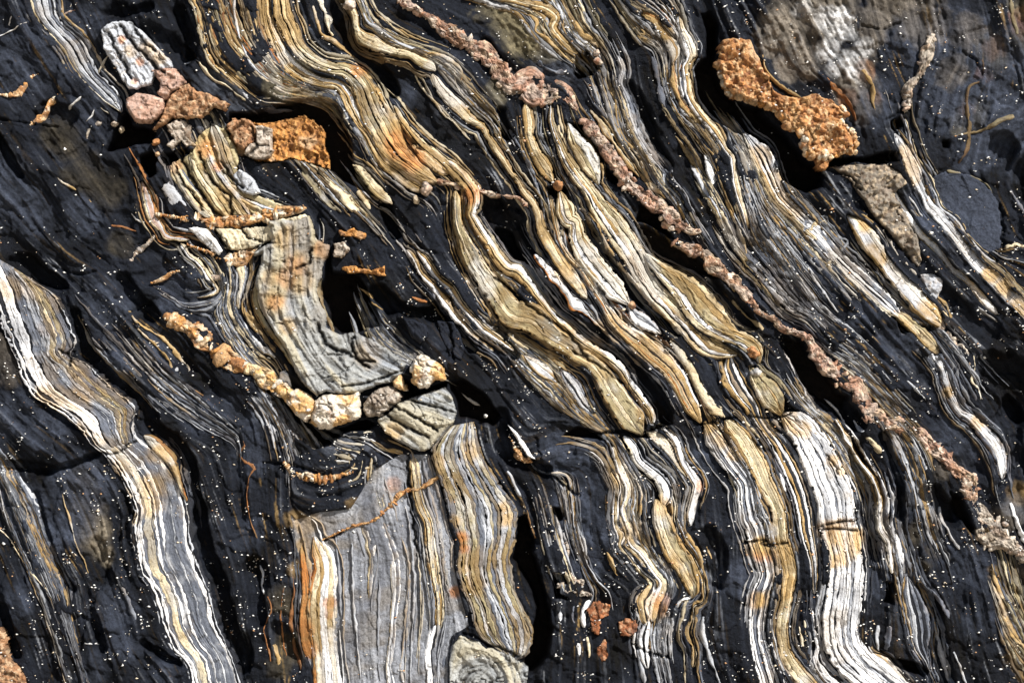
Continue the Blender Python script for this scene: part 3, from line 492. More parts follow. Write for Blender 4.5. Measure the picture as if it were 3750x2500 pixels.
# soft troughs: depth|path with width
GULLIES = '''
55|B 520,60,110 600,200,110 690,320,120 760,420,100 830,520,80
60|G 60,200,120 120,300,120 230,420,140 350,560,150 470,680,150 600,780,120 720,860,100 850,950,110 900,1040,120 960,1130,130 1000,1200,120
55|B 1440,1180,120 C 60,1230,190 150,1370,160 230,1490,140
45|G 540,130,60 650,280,80 760,430,90 880,570,90 1000,680,90 1060,730,60
55|G 960,260,100 1100,340,110 1280,470,120 1380,600,120 1480,700,90
55|H 230,790,100 330,950,150 420,1080,150 520,1180,110 640,1260,90
40|L 600,200,50 640,420,80 660,600,110 700,700,90 700,850,60
40|L 760,150,70 850,400,80 850,600,70
55|L 1030,480,120 1090,560,130 1180,600,140
45|L 960,1010,60 1030,1150,110 1060,1400,130 1100,1540,120
45|E 430,620,70 470,760,80 520,870,100 640,980,100 760,1060,110 850,1180,140 890,1280,130 I 1000,200,120 1080,330,90 1120,450,80 1150,650,80 1200,850,80 1280,1050,100 1340,1250,110 1400,1450,110
45|E -50,380,160 100,340,130 250,420,100 350,450,80
40|E 700,420,90 800,560,120 880,620,110
60|B 800,1180,60 820,1260,70 860,1340,60
55|F 760,500,100 880,600,110 1050,640,90 1150,560,90
45|F 1150,640,60 1300,820,60
60|F 1470,700,60 G 60,780,60 130,860,60
40|K 30,60,120 80,260,80 200,320,90 300,350,80
35|A 0,770,60 60,900,80 120,1000,60
40|D 1450,850,150 1520,1000,170 1568,1100,130
50|H 1380,960,220 1500,1000,250 1560,1150,200
35|H 1480,1200,150 L 1500,200,120 1540,350,110
40|A 1040,60,70 1090,200,60 1100,310,50
30|A 300,640,140 380,680,120
30|I 0,320,80 250,345,60 420,310,50 560,250,30
35|I 20,1150,70 60,1300,60 100,1400,50
25|I 200,480,30 330,900,30 420,1030,40
25|I 530,1150,80 590,1350,80
35|I 830,1330,50 950,1420,60 1030,1450,60
35|B 1380,250,60 1440,330,50
40|C 60,640,60 90,760,60
35|C 780,500,70 860,650,90 920,820,90 1010,950,80
35|A 850,180,120 930,230,110 1040,330,90
40|A 700,60,120 620,90,80 850,40,60
30|J 180,1250,120 260,1400,120
30|J 60,900,120 80,1200,120
35|K 1240,700,100 1300,850,100 1290,1000,80
30|C 1100,880,120 1200,1100,120
30|G 1330,860,30 1400,1000,20
'''
# stains, tints and painted slate sheen (N): colour key|strength|x,y,radius list  (applied to pale rock, slate or both: P, S, B)
TINTS = '''
t|P|.85|B 115,60,200 250,150,150 860,860,150 1010,960,140 1250,1020,130
o|P|.75|B 880,840,90 960,920,80 650,400,50 1300,1120,60
t|P|.7|G 30,300,90 280,600,60 440,720,60 560,850,90 660,950,60 880,1200,60 300,160,80 420,380,80
t|P|.8|G 700,700,110 880,840,120 1000,910,80 1180,1200,70 1240,1250,60
t|P|.75|K 1250,80,80 1330,160,70 1400,250,50 980,560,70 1050,880,60 1130,960,60 870,1080,70 950,1150,60 900,1170,40 800,700,60 700,400,60
t|P|.9|K 1530,790,70 1480,790,60
o|P|.6|K 1540,830,40 1600,830,40 1200,440,40 980,1110,60 1520,1090,50
t|P|.9|L 50,780,60 120,790,60 190,820,90 200,980,90 190,1060,60 40,1090,55 110,1080,55
t|P|.85|L 420,700,60 480,720,100 560,760,100 610,720,70 460,860,60 520,850,50 430,790,60
b|P|.8|L 430,680,60 520,650,30 570,640,30 
t|P|.8|L 200,40,80 290,110,60 250,100,60 100,100,70 470,290,50 520,340,40
t|P|.75|I 880,440,90 860,540,80 740,480,40 760,620,50 930,250,80 1010,350,50 570,170,40 700,350,60
t|P|.6|E 60,480,90 200,470,90 330,560,60 450,930,70 300,1120,110 450,1120,90 250,1100,80 620,1040,70 700,1100,60 500,1270,60
b|P|.55|E 480,1020,90 300,700,70 360,850,60
t|P|.65|D 50,900,80 120,1040,80 180,1130,70 260,1210,60 900,960,80 880,880,60 930,1030,40
t|P|.8|H 640,120,50 740,320,60 690,270,50 1020,600,80 1070,660,60 1250,460,40 1300,520,50 1360,400,70 1450,480,70 1540,600,90 870,660,60 980,780,60 1130,1080,40 1300,1250,50
t|P|.7|F 170,560,90 150,420,60 230,200,80 300,330,80 330,440,80 250,700,60 700,850,80 850,1300,60 430,260,60
o|P|.8|A 712,240,26 812,362,26 780,480,20
t|P|.6|A 860,290,60 920,340,60 760,300,40
o|P|.45|F 440,260,60 300,350,60 240,430,60 180,560,50
t|P|.7|A 1180,830,90 1280,880,70 1300,1120,80 1400,1180,70 1280,1230,60 1180,1150,60
o|P|.6|A 1180,860,60 1250,960,40 1010,950,40 820,1080,30
t|P|.75|J 340,640,80 330,780,60 400,800,50 1230,760,50 1260,880,70 1300,1000,80 1200,640,50 1100,300,60 1290,230,60 1330,1260,60 1500,620,60 1480,560,50
o|P|.75|J 1240,730,50 1250,790,40 1200,1040,40 350,950,40 340,1250,60 360,1370,60 480,1100,40
o|P|.4|J 480,1170,30 850,430,50
e|S|.75|D 180,200,170 300,300,120 380,100,150 480,30,150 200,380,90 600,450,120 640,600,90 330,420,60
w|S|.62|D 430,120,80 500,190,80 450,280,70 560,340,70 650,280,50 590,420,60 480,400,50 300,50,60 520,100,60
e|S|.6|D 800,60,160 700,200,100 600,560,120 250,80,120
o|S|.3|D 560,560,60 650,400,60 700,560,40 1540,120,90 1380,280,70 1330,430,50 1240,640,50
y|S|.3|D 1400,300,120 1500,250,100 1280,650,90 1200,700,80 1568,60,100
N|S|.7|D 1100,600,160 1280,900,120 1350,800,120 1400,500,120 1100,1200,200 1450,700,160 1500,600,120
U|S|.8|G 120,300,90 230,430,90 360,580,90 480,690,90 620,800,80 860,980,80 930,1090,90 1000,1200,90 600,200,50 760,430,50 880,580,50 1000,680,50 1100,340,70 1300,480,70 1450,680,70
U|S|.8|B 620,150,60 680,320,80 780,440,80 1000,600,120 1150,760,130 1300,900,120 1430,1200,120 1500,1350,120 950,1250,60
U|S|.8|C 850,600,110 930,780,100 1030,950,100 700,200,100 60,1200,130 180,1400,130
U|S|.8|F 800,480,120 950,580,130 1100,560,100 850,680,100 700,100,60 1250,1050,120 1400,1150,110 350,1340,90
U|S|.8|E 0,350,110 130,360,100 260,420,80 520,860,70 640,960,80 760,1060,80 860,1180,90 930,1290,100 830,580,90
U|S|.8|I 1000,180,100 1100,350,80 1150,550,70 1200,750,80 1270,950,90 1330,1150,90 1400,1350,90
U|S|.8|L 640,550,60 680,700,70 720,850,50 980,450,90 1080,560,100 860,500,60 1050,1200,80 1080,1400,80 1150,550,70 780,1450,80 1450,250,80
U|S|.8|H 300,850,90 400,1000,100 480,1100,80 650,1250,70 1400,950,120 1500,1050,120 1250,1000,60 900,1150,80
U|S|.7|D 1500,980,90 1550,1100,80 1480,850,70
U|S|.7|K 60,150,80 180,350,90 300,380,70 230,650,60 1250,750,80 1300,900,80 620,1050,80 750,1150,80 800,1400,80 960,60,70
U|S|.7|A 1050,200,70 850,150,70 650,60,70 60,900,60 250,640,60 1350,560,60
N|S|.7|J 40,300,120 30,700,100 60,100,100
N|S|.6|I 650,1150,140 720,1350,120 950,1500,80 250,950,120 100,1100,100 540,1480,100 330,700,100
N|S|.6|L 780,900,100 700,1000,80 1100,800,100 1250,900,120 1000,600,80 1300,1200,100 250,1450,90
N|S|.6|G 350,1000,60 900,850,80 300,760,60 60,1380,60 1250,900,60
N|S|.6|B 400,150,80 560,300,60 1150,400,120 900,550,80 650,900,60
W|S|.30|I 480,430,110 500,520,120 530,610,120
W|S|.75|I 520,680,80 560,740,90 590,810,70 610,870,40
t|P|.2|I 560,740,60
N|S|.85|I 480,430,200 150,560,140 250,750,120 380,400,120 60,500,80 450,640,120
N|S|.7|A 300,250,260 120,400,200 500,620,120 500,130,100 0,1050,160 100,1150,160 200,1250,140 480,1250,140
V|S|.7|A 350,780,120 480,980,120 420,870,90 640,1100,100 560,1050,80 700,1400,80
y|S|.45|C 100,90,130 220,200,130 300,280,90 50,30,120 250,60,80
g|S|.3|C 330,370,90 280,320,60 420,420,60
y|S|.3|B 1500,80,120 1568,200,120 1450,520,70 1330,600,60 250,480,120
N|S|.85|K 400,240,160 560,260,120 480,560,140 620,420,90 600,700,110 550,880,90 1400,950,120 1250,250,100
N|S|.7|H 330,300,120 460,420,100 650,620,90 850,860,120 1150,1320,120 1330,1400,80 780,800,80 960,100,100
N|S|.75|E 880,850,120 1050,480,140 620,600,160 700,900,90 950,560,60 250,1280,160 100,1200,140 1150,1200,120 1300,1180,90
N|S|.9|D 1100,250,250 1400,300,250 1300,600,250 1500,850,150 900,250,150 700,600,150
e|S|.45|D 1000,100,140 1150,420,90 1250,180,90
e|S|.4|E 0,870,90 0,960,90 60,1000,60 -10,800,60
t|S|.4|L 1500,1100,120 1530,1250,100 1560,1400,100 1420,930,60 1568,1500,80 1540,1000,80
V|S|.7|L 1480,950,100 950,700,80 1060,800,60 980,900,60 970,480,60
e|S|.35|L 1480,600,90 1100,350,50
t|S|.3|L 1540,480,60 850,1060,50
g|S|.35|L 1530,560,90 920,1150,100 930,1300,90 1560,900,80
t|S|.35|J 280,620,60 290,900,50 850,400,70 640,560,60
V|S|.7|J 240,1100,100 260,1350,120 200,1480,80
g|S|.4|E 1500,1180,70 1530,1100,60 1240,600,80 1180,560,60 1280,660,60 1000,1000,60
g|S|.4|J 500,200,60 260,80,60 560,180,60 700,200,40
g|S|.3|A 1150,520,90 1250,470,60 1350,560,80
'''
# extra flow directions where no band shows them
FLOW = '''
F 140,230 150,350 130,450 120,600 170,700 260,830 330,950 400,1080
F 300,150 300,300 290,450 330,600 400,720 450,820 560,930 700,1020 830,1030
F 210,200 220,400 200,600 260,740 350,880 450,1000 540,1080
F 380,250 380,420 370,520 420,640 450,720
F 620,750 640,860 720,930 850,990
F 500,760 560,850 640,950 760,1020
F 780,1160 900,1200 1080,1290
F 900,1130 1050,1170 1200,1230
F 850,1240 980,1330 1060,1390
E 600,150 700,300 800,420 950,520
E 200,0 300,150 420,260 560,330
E 480,450 600,560 720,680 850,850 1000,1000 1200,1150 1400,1300
E 550,750 700,900 900,1100 1100,1250 1300,1350
E 0,1100 150,1250 350,1400
A 0,880 80,1000 200,1130 280,1280 380,1420
A 0,1150 100,1250 220,1380 350,1480
A 700,500 620,380 560,260 500,120
A 50,150 150,330 250,480
I 0,400 100,650 200,900 330,1200 420,1500
I 180,400 300,650 400,850 500,1000
I 450,1000 480,1200 540,1400 600,1568
I 700,950 780,1150 830,1300 1000,1500
I 1200,300 1300,600 1420,900 1480,1200 1500,1500
J 0,100 20,500 100,1000 160,1500
J 560,760 580,1000 600,1250 620,1500
J 650,760 640,1000 660,1250 690,1500
J 700,1100 700,1300 720,1500
J 930,700 950,1000 940,1300 930,1500
J 880,300 900,400 930,600
J 1250,1400 1400,1390 1480,1470 1500,1560
J 1230,1500 1300,1440 1400,1450 1450,1540
J 300,500 450,530 600,480 750,420
J 200,400 200,600 250,800
C 100,100 200,250 300,330 420,400
C 620,60 700,180 760,300
C 780,350 800,500 860,650 930,780 1040,920 1150,1080 1300,1300
C 860,350 900,550 1000,720 1120,880
C 0,950 60,1050 100,1200 200,1400
G 60,900 150,1050 280,1200
G 300,1350 420,1300 600,1420
K 300,250 450,200 600,190
K 300,600 350,800 420,1000
K 550,500 560,700 620,900 750,1000
K 1200,100 1300,400 1350,700 1350,1000 1380,1300 1400,1500
K 700,1100 720,1300 740,1500
K 420,1150 440,1300 430,1500
D 150,50 250,200 330,380 480,520 600,700 640,850
D 350,60 450,250 600,450 700,700
D 700,50 750,250 850,500
D 1100,50 1150,300 1050,500 1000,700
D 1350,50 1400,300 1350,600 1330,850
D 1500,900 1450,1050 1500,1200 1568,1400
H 100,200 250,400 400,600 600,750
H 600,500 750,700 900,850 1050,1000
H 1200,550 1350,700 1500,850
H 1250,700 1400,850 1568,1000
H 750,1050 850,1150 1000,1300
H 1400,1150 1480,1300 1500,1500
H 0,750 150,880 260,1080 400,1200 560,1350 650,1500
L 700,100 780,300 850,500 850,700 900,900
L 950,300 1000,450 1060,700 1150,900 1200,1200 1250,1500
L 1300,850 1350,1050 1400,1300 1480,1500
L 1480,900 1520,1100 1568,1300
L 700,900 720,1100 700,1300
L 250,1000 240,1150 240,1300 300,1450
B 100,600 200,580 300,575
B 330,900 480,1050 640,1200
B 600,900 700,1030 850,1150
B 900,1200 1000,1320 1100,1480
B 1050,700 1200,850 1400,1050
B 750,450 900,520 1050,650
'''
# areas full of thin parallel strings: number|colour keys|half width lo,hi|length lo,hi|outline
ZONES = '''
26|ttcyg|3,7|120,320|B 0,330 60,150 150,330 300,460 480,520 540,600 560,640 420,545 200,590 60,600 0,560
22|tycs|3,6|100,260|B 680,60 800,90 950,210 1200,330 1300,470 1400,700 1300,640 1150,430 950,300 720,190
26|tycsw|3,6|90,240|C 150,0 560,0 620,240 600,300 480,290 300,260 160,120
20|tycsw|3,6|90,220|C 700,0 1100,0 1180,250 1100,420 1000,380 850,250 750,150
18|tycg|3,6|120,300|C 1030,700 1250,760 1400,900 1500,1300 1568,1568 1450,1568 1300,1250 1150,900
26|ysgt|3,6|100,260|C 1410,780 1568,860 D 200,1150 400,1150 500,1350 600,1500 400,1400 200,1300 60,1250 C 1520,1200 1460,1000
16|sgc|3,5|100,260|C 560,450 760,450 900,850 1100,1200 1000,1150 850,900 700,700
22|gsg|3,5|120,320|H 0,0 100,80 250,300 400,560 520,760 420,760 300,640 100,380 0,250
22|sgtc|3,5|90,240|H 560,780 700,900 800,1100 950,1250 900,1330 700,1100 560,900
18|sgtc|3,5|90,240|H 330,1090 480,1240 640,1500 560,1568 420,1300
22|gsgt|3,5|100,260|L 700,400 1000,900 1100,1200 1150,1500 1050,1500 950,1300 850,1000 660,700
22|gsgt|3,5|200,450|I 0,350 200,450 330,900 420,1300 300,1300 150,900 0,600
18|gsgt|3,5|100,260|E 500,760 700,800 1000,950 1300,1250 1150,1280 900,1150 600,900
14|sgcy|3,6|80,220|F 600,760 760,700 960,800 1050,880 900,900 740,800
24|sgts|3,5|80,200|F 0,1020 150,1060 250,1250 400,1400 250,1450 50,1200
18|csty|3,5|80,220|B 250,930 500,1000 700,1200 620,1200 420,1100
20|ctgs|3,5|100,260|G 0,600 150,780 300,900 600,1200 520,1250 250,1050 0,820
22|sgct|3,5|100,240|K 620,200 760,200 880,450 880,750 820,800 720,600 640,350
16|sgs|3,5|100,240|K 1000,950 1050,1150 1000,1450 930,1450 960,1200
18|sgst|3,6|100,260|D 0,1200 130,1250 400,1500 480,1568 200,1568 0,1400
14|cgyt|3,6|100,240|L 1380,900 1480,850 1568,1000 1568,1560 1500,1500 1430,1200
14|gsg|3,5|100,240|H 980,720 1250,700 1350,900 1150,1050 1000,850
20|gscg|3,6|80,240|E 1150,520 1350,560 1450,800 1568,950 1500,1000 1300,800 1180,650
24|sgdt|3,6|100,260|L 950,100 1000,300 1100,600 1000,700 900,400 760,150
20|tcyo|3,7|120,300|A 1100,0 1568,0 1568,560 1400,520 1180,300
16|scy|3,6|100,240|C 560,480 720,480 900,820 1100,1180 1000,1160 800,900
18|ystc|3,6|100,240|G 100,830 300,860 450,950 620,1200 520,1240 300,1100 150,960
16|sgt|3,5|100,240|K 360,400 460,400 560,900 480,900
9|swsg|3,6|150,400|J 430,760 700,700 760,760 780,1568 560,1568 480,1000
12|gscg|3,5|120,300|J 880,700 1010,720 1040,1200 980,1568 900,1568
20|ytgc|3,6|100,260|J 920,260 1060,260 1160,600 1180,1180 1080,1240 980,700
18|cgyt|3,6|80,200|A 1120,850 1280,760 1370,1000 1500,1180 1250,1220 1060,1050
14|gsc|3,6|80,200|K 280,650 420,700 420,860 300,860
16|wsct|3,6|60,140|F 230,1300 600,1290 900,1380 880,1440 620,1520 300,1450
10|tcy|3,6|80,200|H 1400,340 1568,480 1568,700 1480,560
14|sc|3,5|80,220|K 1300,230 1380,240 1560,480 1560,700 1480,700 1420,500
'''

# open fractures: width|path
CRACKS = '''
9|I 0,345 110,345 240,355 350,340 450,310 560,250
5|I 590,245 640,255 690,240 740,200 780,180
6|G 540,1325 740,1300 860,1330 940,1290 1000,1280
3|G 1180,1262 1220,1260 1330,1230 1400,1220
4|H 0,1212 80,1225 180,1215 230,1195
6|K 1440,760 1520,750 1568,745 L 60,770 130,775 200,760
7|L 385,670 440,655 520,640 605,632
6|L 380,690 470,680 600,690
4|L 430,260 460,290 500,365
8|A 705,160 740,215 790,280 850,330 910,400 960,430
7|A 760,140 800,200 850,260 900,300
5|A 640,200 680,300 720,370 760,460
7|F 380,250 370,330 300,370
6|F 480,860 600,850 620,760
9|F 420,690 460,790 520,830 590,850 700,930
7|F 830,1140 950,1200 1100,1290
6|F 950,1120 1100,1160 1200,1190
6|F 790,1190 900,1260 1050,1330
8|J 930,260 940,450 960,620 980,780 1010,850
8|J 1245,1280 1340,1310 1380,1345 1460,1360 1568,1410
8|A 1040,900 1090,1000 1140,1080 1200,1180 1270,1240
7|A 1150,880 1190,1000 1260,1080 1320,1130 1330,1230
7|A 1280,930 1330,1020 1400,1080
6|A 1010,960 1060,1060 1120,1120 1170,1210
6|A 1230,1310 1290,1400 1330,1450
6|A 1380,1310 1440,1370 1568,1400
5|J 450,745 500,730 560,695
9|F 500,820 560,850
6|E 340,830 400,870 410,920
5|G 460,840 540,880 640,940 740,1020
7|G 20,420 120,500 230,590 330,660 440,740 540,870
6|B 40,730 60,830 130,840
6|B 70,840 20,900
7|D 620,1150 680,1240 740,1290 830,1390 920,1490
6|D 440,980 560,1010 620,1090
8|D 1430,1170 1445,1300 1435,1450
5|K 250,160 300,330 380,400 500,500
6|K 820,1350 900,1390 1020,1420
6|I 820,1320 900,1400 1030,1450
6|I 480,1170 540,1270 600,1390
6|I 560,1050 500,1180 460,1380
6|I 700,470 740,560 720,660 640,820 590,1000 540,1080
6|D 640,150 760,170 850,130
6|D 780,690 860,640 900,560
6|D 1210,300 1290,350 1330,440
6|E 300,350 450,400 560,380
6|E 860,560 780,600 740,640
5|F 900,950 700,1020 560,1040
5|A 0,690 100,700 240,720 400,740
5|F 1150,640 1180,760 1190,900
6|F 750,900 640,880 620,800
7|F 100,1480 300,1500 480,1560
'''
# ------------------------------------------------------------------ colours (linear albedo of the dry stone; N also carries painted sheen)
CK = dict(w=(.82, .83, .85), s=(.44, .465, .51), g=(.115, .13, .165), N=(.041, .0495, .072), H=(.24, .255, .29), d=(.012, .0145, .022), D=(.0100, .0125, .0195),
          k=(.006, .006, .006), c=(.66, .575, .40), y=(.335, .285, .165), t=(.37, .245, .10), o=(.46, .18, .045), b=(.15, .085, .035),
          p=(.50, .31, .23), q=(.40, .34, .28), a=(.55, .30, .12), m=(.66, .46, .24), r=(.38, .20, .10), O=(.52, .235, .06),
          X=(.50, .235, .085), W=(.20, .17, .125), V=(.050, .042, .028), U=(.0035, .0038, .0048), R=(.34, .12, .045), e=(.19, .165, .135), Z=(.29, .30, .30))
CK = {k_: np.array(v) for k_, v in CK.items()}
PAL = {'p': [(.54, .36, .27), (.40, .21, .13), (.66, .56, .46), (.26, .14, .09), (.42, .35, .30), (.60, .46, .33)],
       'q': [(.5, .44, .37), (.38, .32, .26), (.68, .62, .54), (.3, .27, .25), (.5, .37, .28)],
       'a': [(.56, .27, .08), (.72, .55, .36), (.34, .15, .05), (.78, .68, .54), (.5, .3, .14)],
       'm': [(.82, .70, .50), (.80, .74, .64), (.60, .36, .13), (.76, .60, .36), (.66, .44, .20)],
       'o': [(.52, .25, .07), (.6, .36, .16), (.4, .18, .06)],
       'r': [(.42, .20, .08), (.5, .33, .2), (.28, .13, .06)],
       'c': [(.6, .5, .36)], 'w': [(.74, .73, .7)], 's': [(.42, .42, .42), (.5, .48, .44)]}

# ------------------------------------------------------------------ parse the survey
def rows(txt): return [r.strip() for r in txt.strip().splitlines() if r.strip()]
def extend(p):
    """carry a path that meets the border of the surveyed area on past it"""
    for e in (0, -1):
        q = p[e]; n = p[1] if e == 0 else p[-2]
        if q[0] < 25 or q[0] > 3725 or q[1] < 25 or q[1] > 2475:
            d = q[:2] - n[:2]; d = d / max(np.hypot(*d), 1e-6)
            for step_ in (90, 180):
                new = q.copy(); new[:2] = q[:2] + d * step_
                p = np.vstack([new[None], p]) if e == 0 else np.vstack([p, new[None]])
    return p
def parse_layers(s):
    out = []
    for tok in s.split(): out.append((tok[0], float(tok[1:] or 1)))
    return out
bands = []
for r in rows(BANDS):
    name, cat, label, lay, h, flag, path = r.split('|')
    if 'LR' in flag:
        l, rr = path.split('/'); L = extend(P_(l)); R = extend(P_(rr))
        n = 60
        def rs(p):
            q, t = spline(p, 6); u = np.linspace(0, t[-1], n); return np.stack([np.interp(u, t, q[:, c]) for c in (0, 1)], 1)
        L = rs(L); R = rs(R); C_ = (L + R) / 2; d_ = np.gradient(C_, axis=0)
        pth = ('LR', L, R)
    else:
        pth = ('C', extend(P_(path)), None)
    bands.append(dict(name=name, cat=cat, label=label, layers=parse_layers(lay), h=float(h), path=pth))
lines = []
for r in rows(LINES):
    k_, h, path = r.split('|'); lines.append((k_, float(h), extend(P_(path))))
veins = []
for r in rows(VEINS):
    name, cat, label, pal, h, sz, path = r.split('|'); veins.append((name, cat, label, pal, float(h), float(sz), P_(path)))

# ------------------------------------------------------------------ rasters over the face
RS = 4.0; X0, Y0, X1, Y1 = -380.0, -380.0, 4130.0, 2880.0
RX = np.arange(X0, X1 + RS, RS); RY = np.arange(Y0, Y1 + RS, RS); NX, NY = len(RX), len(RY)
GXX, GYY = np.meshgrid(RX, RY)
def samp(F, x, y):
    fx = np.clip((np.asarray(x) - X0) / RS, 0, NX - 1.001); fy = np.clip((np.asarray(y) - Y0) / RS, 0, NY - 1.001)
    ix = fx.astype(int); iy = fy.astype(int); ax = fx - ix; ay = fy - iy
    if F.ndim == 3: ax = ax[..., None]; ay = ay[..., None]
    return (F[iy, ix] * (1 - ax) + F[iy, ix + 1] * ax) * (1 - ay) + (F[iy + 1, ix] * (1 - ax) + F[iy + 1, ix + 1] * ax) * ay

# direction of the layering everywhere
fp, fd = [], []
def add_flow(p):
    q, t = spline(p[:, :2], 28)
    d = np.diff(q, axis=0); fp.append((q[1:] + q[:-1]) / 2); fd.append(np.arctan2(d[:, 1], d[:, 0]))
for b in bands:
    if b['path'][0] == 'C': add_flow(b['path'][1])
    else: add_flow(b['path'][1]); add_flow(b['path'][2]); add_flow((b['path'][1] + b['path'][2]) / 2)
for k_, h, p in lines:
    if k_ != 'o' and p[:, 2].mean() > 9: add_flow(p)
for r in rows(FLOW): add_flow(P_(r))
fp = np.vstack(fp); fd = np.concatenate(fd)
cx = np.arange(X0, X1 + 24, 24); cy = np.arange(Y0, Y1 + 24, 24)
CXX, CYY = np.meshgrid(cx, cy); Q = np.stack([CXX.ravel(), CYY.ravel()], 1)
c2 = np.zeros(len(Q)); s2 = np.zeros(len(Q))
for i in range(0, len(Q), 2000):
    dd = ((Q[i:i + 2000, None, :] - fp[None]) ** 2).sum(2)
    wgt = 1 / (dd + 30 ** 2) ** 2
    c2[i:i + 2000] = wgt @ np.cos(2 * fd); s2[i:i + 2000] = wgt @ np.sin(2 * fd)
TH = 0.5 * np.arctan2(s2, c2).reshape(CXX.shape)
C2 = np.cos(2 * TH); S2 = np.sin(2 * TH)
def flow_dir(x, y):
    fx = np.clip((x - cx[0]) / 24, 0, len(cx) - 1.001); fy = np.clip((y - cy[0]) / 24, 0, len(cy) - 1.001)
    ix = fx.astype(int); iy = fy.astype(int); ax = fx - ix; ay = fy - iy
    f = lambda F: (F[iy, ix] * (1 - ax) + F[iy, ix + 1] * ax) * (1 - ay) + (F[iy + 1, ix] * (1 - ax) + F[iy + 1, ix + 1] * ax) * ay
    th = 0.5 * np.arctan2(f(S2), f(C2)); return np.cos(th), np.sin(th)
VX, VY = flow_dir(GXX, GYY)

def blur(F, n):
    for ax in (0, 1):
        for _ in range(n):
            F = (np.roll(F, 1, ax) + 2 * F + np.roll(F, -1, ax)) / 4
    return F
def lic(F, steps, st):
    """smear a noise raster along the layering"""
    acc = F.copy(); n = 1
    for sgn in (1, -1):
        x = GXX.copy(); y = GYY.copy(); vx = VX * sgn; vy = VY * sgn
        for _ in range(steps):
            x += vx * st; y += vy * st
            acc += samp(F, x, y); n += 1
            fx = np.clip(((x - X0) / RS).astype(int), 0, NX - 1); fy = np.clip(((y - Y0) / RS).astype(int), 0, NY - 1)
            nx_, ny_ = VX[fy, fx], VY[fy, fx]; sg = np.where(nx_ * vx + ny_ * vy < 0, -1.0, 1.0)
            vx, vy = nx_ * sg, ny_ * sg
    acc /= n
    return acc
def norm(F): F = F - F.mean(); return F / F.std()
base_noise = rng.random((NY, NX))
L_FINE = norm(lic(base_noise, 22, 5.0))
L_MED = norm(lic(blur(rng.random((NY, NX)), 5), 26, 7.0))
L_BIG = norm(lic(blur(rng.random((NY, NX)), 60), 26, 11.0))

MACRO = 34 * fbm(GXX / 800, GYY / 800, 3, 3) + 13 * fbm(GXX / 240, GYY / 240, 8, 2)
BH = MACRO + 8.5 * L_BIG + 2.7 * L_MED + .9 * L_FINE + 4.2 * fbm(GXX / 60, GYY / 60, 21, 5, .62) + 9 * fbm(GXX / 190, GYY / 190, 23, 3)
# small steps where sheets have flaked off
BH += 10 * smooth(-.1, -.03, fbm(GXX / 170 + L_BIG * .15, GYY / 170, 31, 3)) + 7 * smooth(.1, .14, fbm(GXX / 120, GYY / 120 + L_BIG * .2, 37, 3))
for r in rows(GULLIES):
    dp, path = r.split('|'); q, t = spline(P_(path), 14)
    m = (GXX > q[:, 0].min() - 150) & (GXX < q[:, 0].max() + 150) & (GYY > q[:, 1].min() - 150) & (GYY < q[:, 1].max() + 150)
    P = np.stack([GXX[m], GYY[m]], 1); best = np.full(len(P), 9.0)
    for (x, y, wd) in q: best = np.minimum(best, np.hypot(P[:, 0] - x, P[:, 1] - y) / (wd * .55))
    best += .55 * fbm(P[:, 0] / 70, P[:, 1] / 70, 44, 4) + .14 * L_BIG[m] + .05 * L_MED[m]
    BH[m] -= float(dp) * 1.25 * smooth(1.05, .62, best)
HOLEMASK = np.zeros_like(BH)
for r in rows(HOLES):
    dp, ed, path = r.split('|'); poly = P_(path)
    m = (GXX > poly[:, 0].min() - 20) & (GXX < poly[:, 0].max() + 20) & (GYY > poly[:, 1].min() - 20) & (GYY < poly[:, 1].max() + 20)
    P = np.stack([GXX[m], GYY[m]], 1)
    sd_ = sdf_poly(P, poly) + 4 * fbm(P[:, 0] / 22, P[:, 1] / 22, 51, 2)
    f = smooth(-3, float(ed), sd_)
    BH[m] = np.minimum(BH[m], BH[m] * (1 - f) + (MACRO[m] - float(dp) * 1.15 + 9 * fbm(P[:, 0] / 50, P[:, 1] / 50, 53, 4)) * f)
    HOLEMASK[m] = np.maximum(HOLEMASK[m], f)
for r in rows(BLOCKS):
    pr = r.split('|'); poly = P_(pr[7])
    if float(pr[4]) < 0: continue
    m = (GXX > poly[:, 0].min()) & (GXX < poly[:, 0].max()) & (GYY > poly[:, 1].min()) & (GYY < poly[:, 1].max())
    P = np.stack([GXX[m], GYY[m]], 1); f = smooth(2, 12, sdf_poly(P, poly)); BH[m] = BH[m] * (1 - f) + np.minimum(BH[m], MACRO[m] - 22) * f
CRK = np.zeros_like(BH)
for r in rows(CRACKS):
    wd, path = r.split('|'); q, t = spline(P_(path), 4); wd = float(wd)
    for i, (x, y) in enumerate(q[:, :2]):
        x += 3.5 * math.sin(t[i] / 9.1 + x * .013) + 2.5 * math.sin(t[i] / 4.3); w_ = wd * (.55 + .45 * math.sin(t[i] / 31.0 + y)) * .5 + 1.2
        a, b_ = int((x - X0) / RS), int((y - Y0) / RS); sl = (slice(b_ - 4, b_ + 6), slice(a - 4, a + 6))
        CRK[sl] = np.maximum(CRK[sl], smooth(w_ + 3.2, w_ - .8, np.hypot(GXX[sl] - x, GYY[sl] - y)))
FX = (GXX * .86 + GYY * .5); FY = (GYY * .86 - GXX * .5)      # along and across the general dip
wx_ = 18 * fbm(GXX / 50, GYY / 50, 133, 4); wy_ = 18 * fbm(GXX / 50 + 9, GYY / 50, 135, 4)
BH += 8 * facet((FX + wx_) / 150, (FY + wy_) / 75, 137) + 4.5 * facet((FX + wx_) / 52, (FY + wy_) / 30, 139) + 1.8 * facet((FX + .4 * wx_) / 21, (FY + .4 * wy_) / 14, 141)
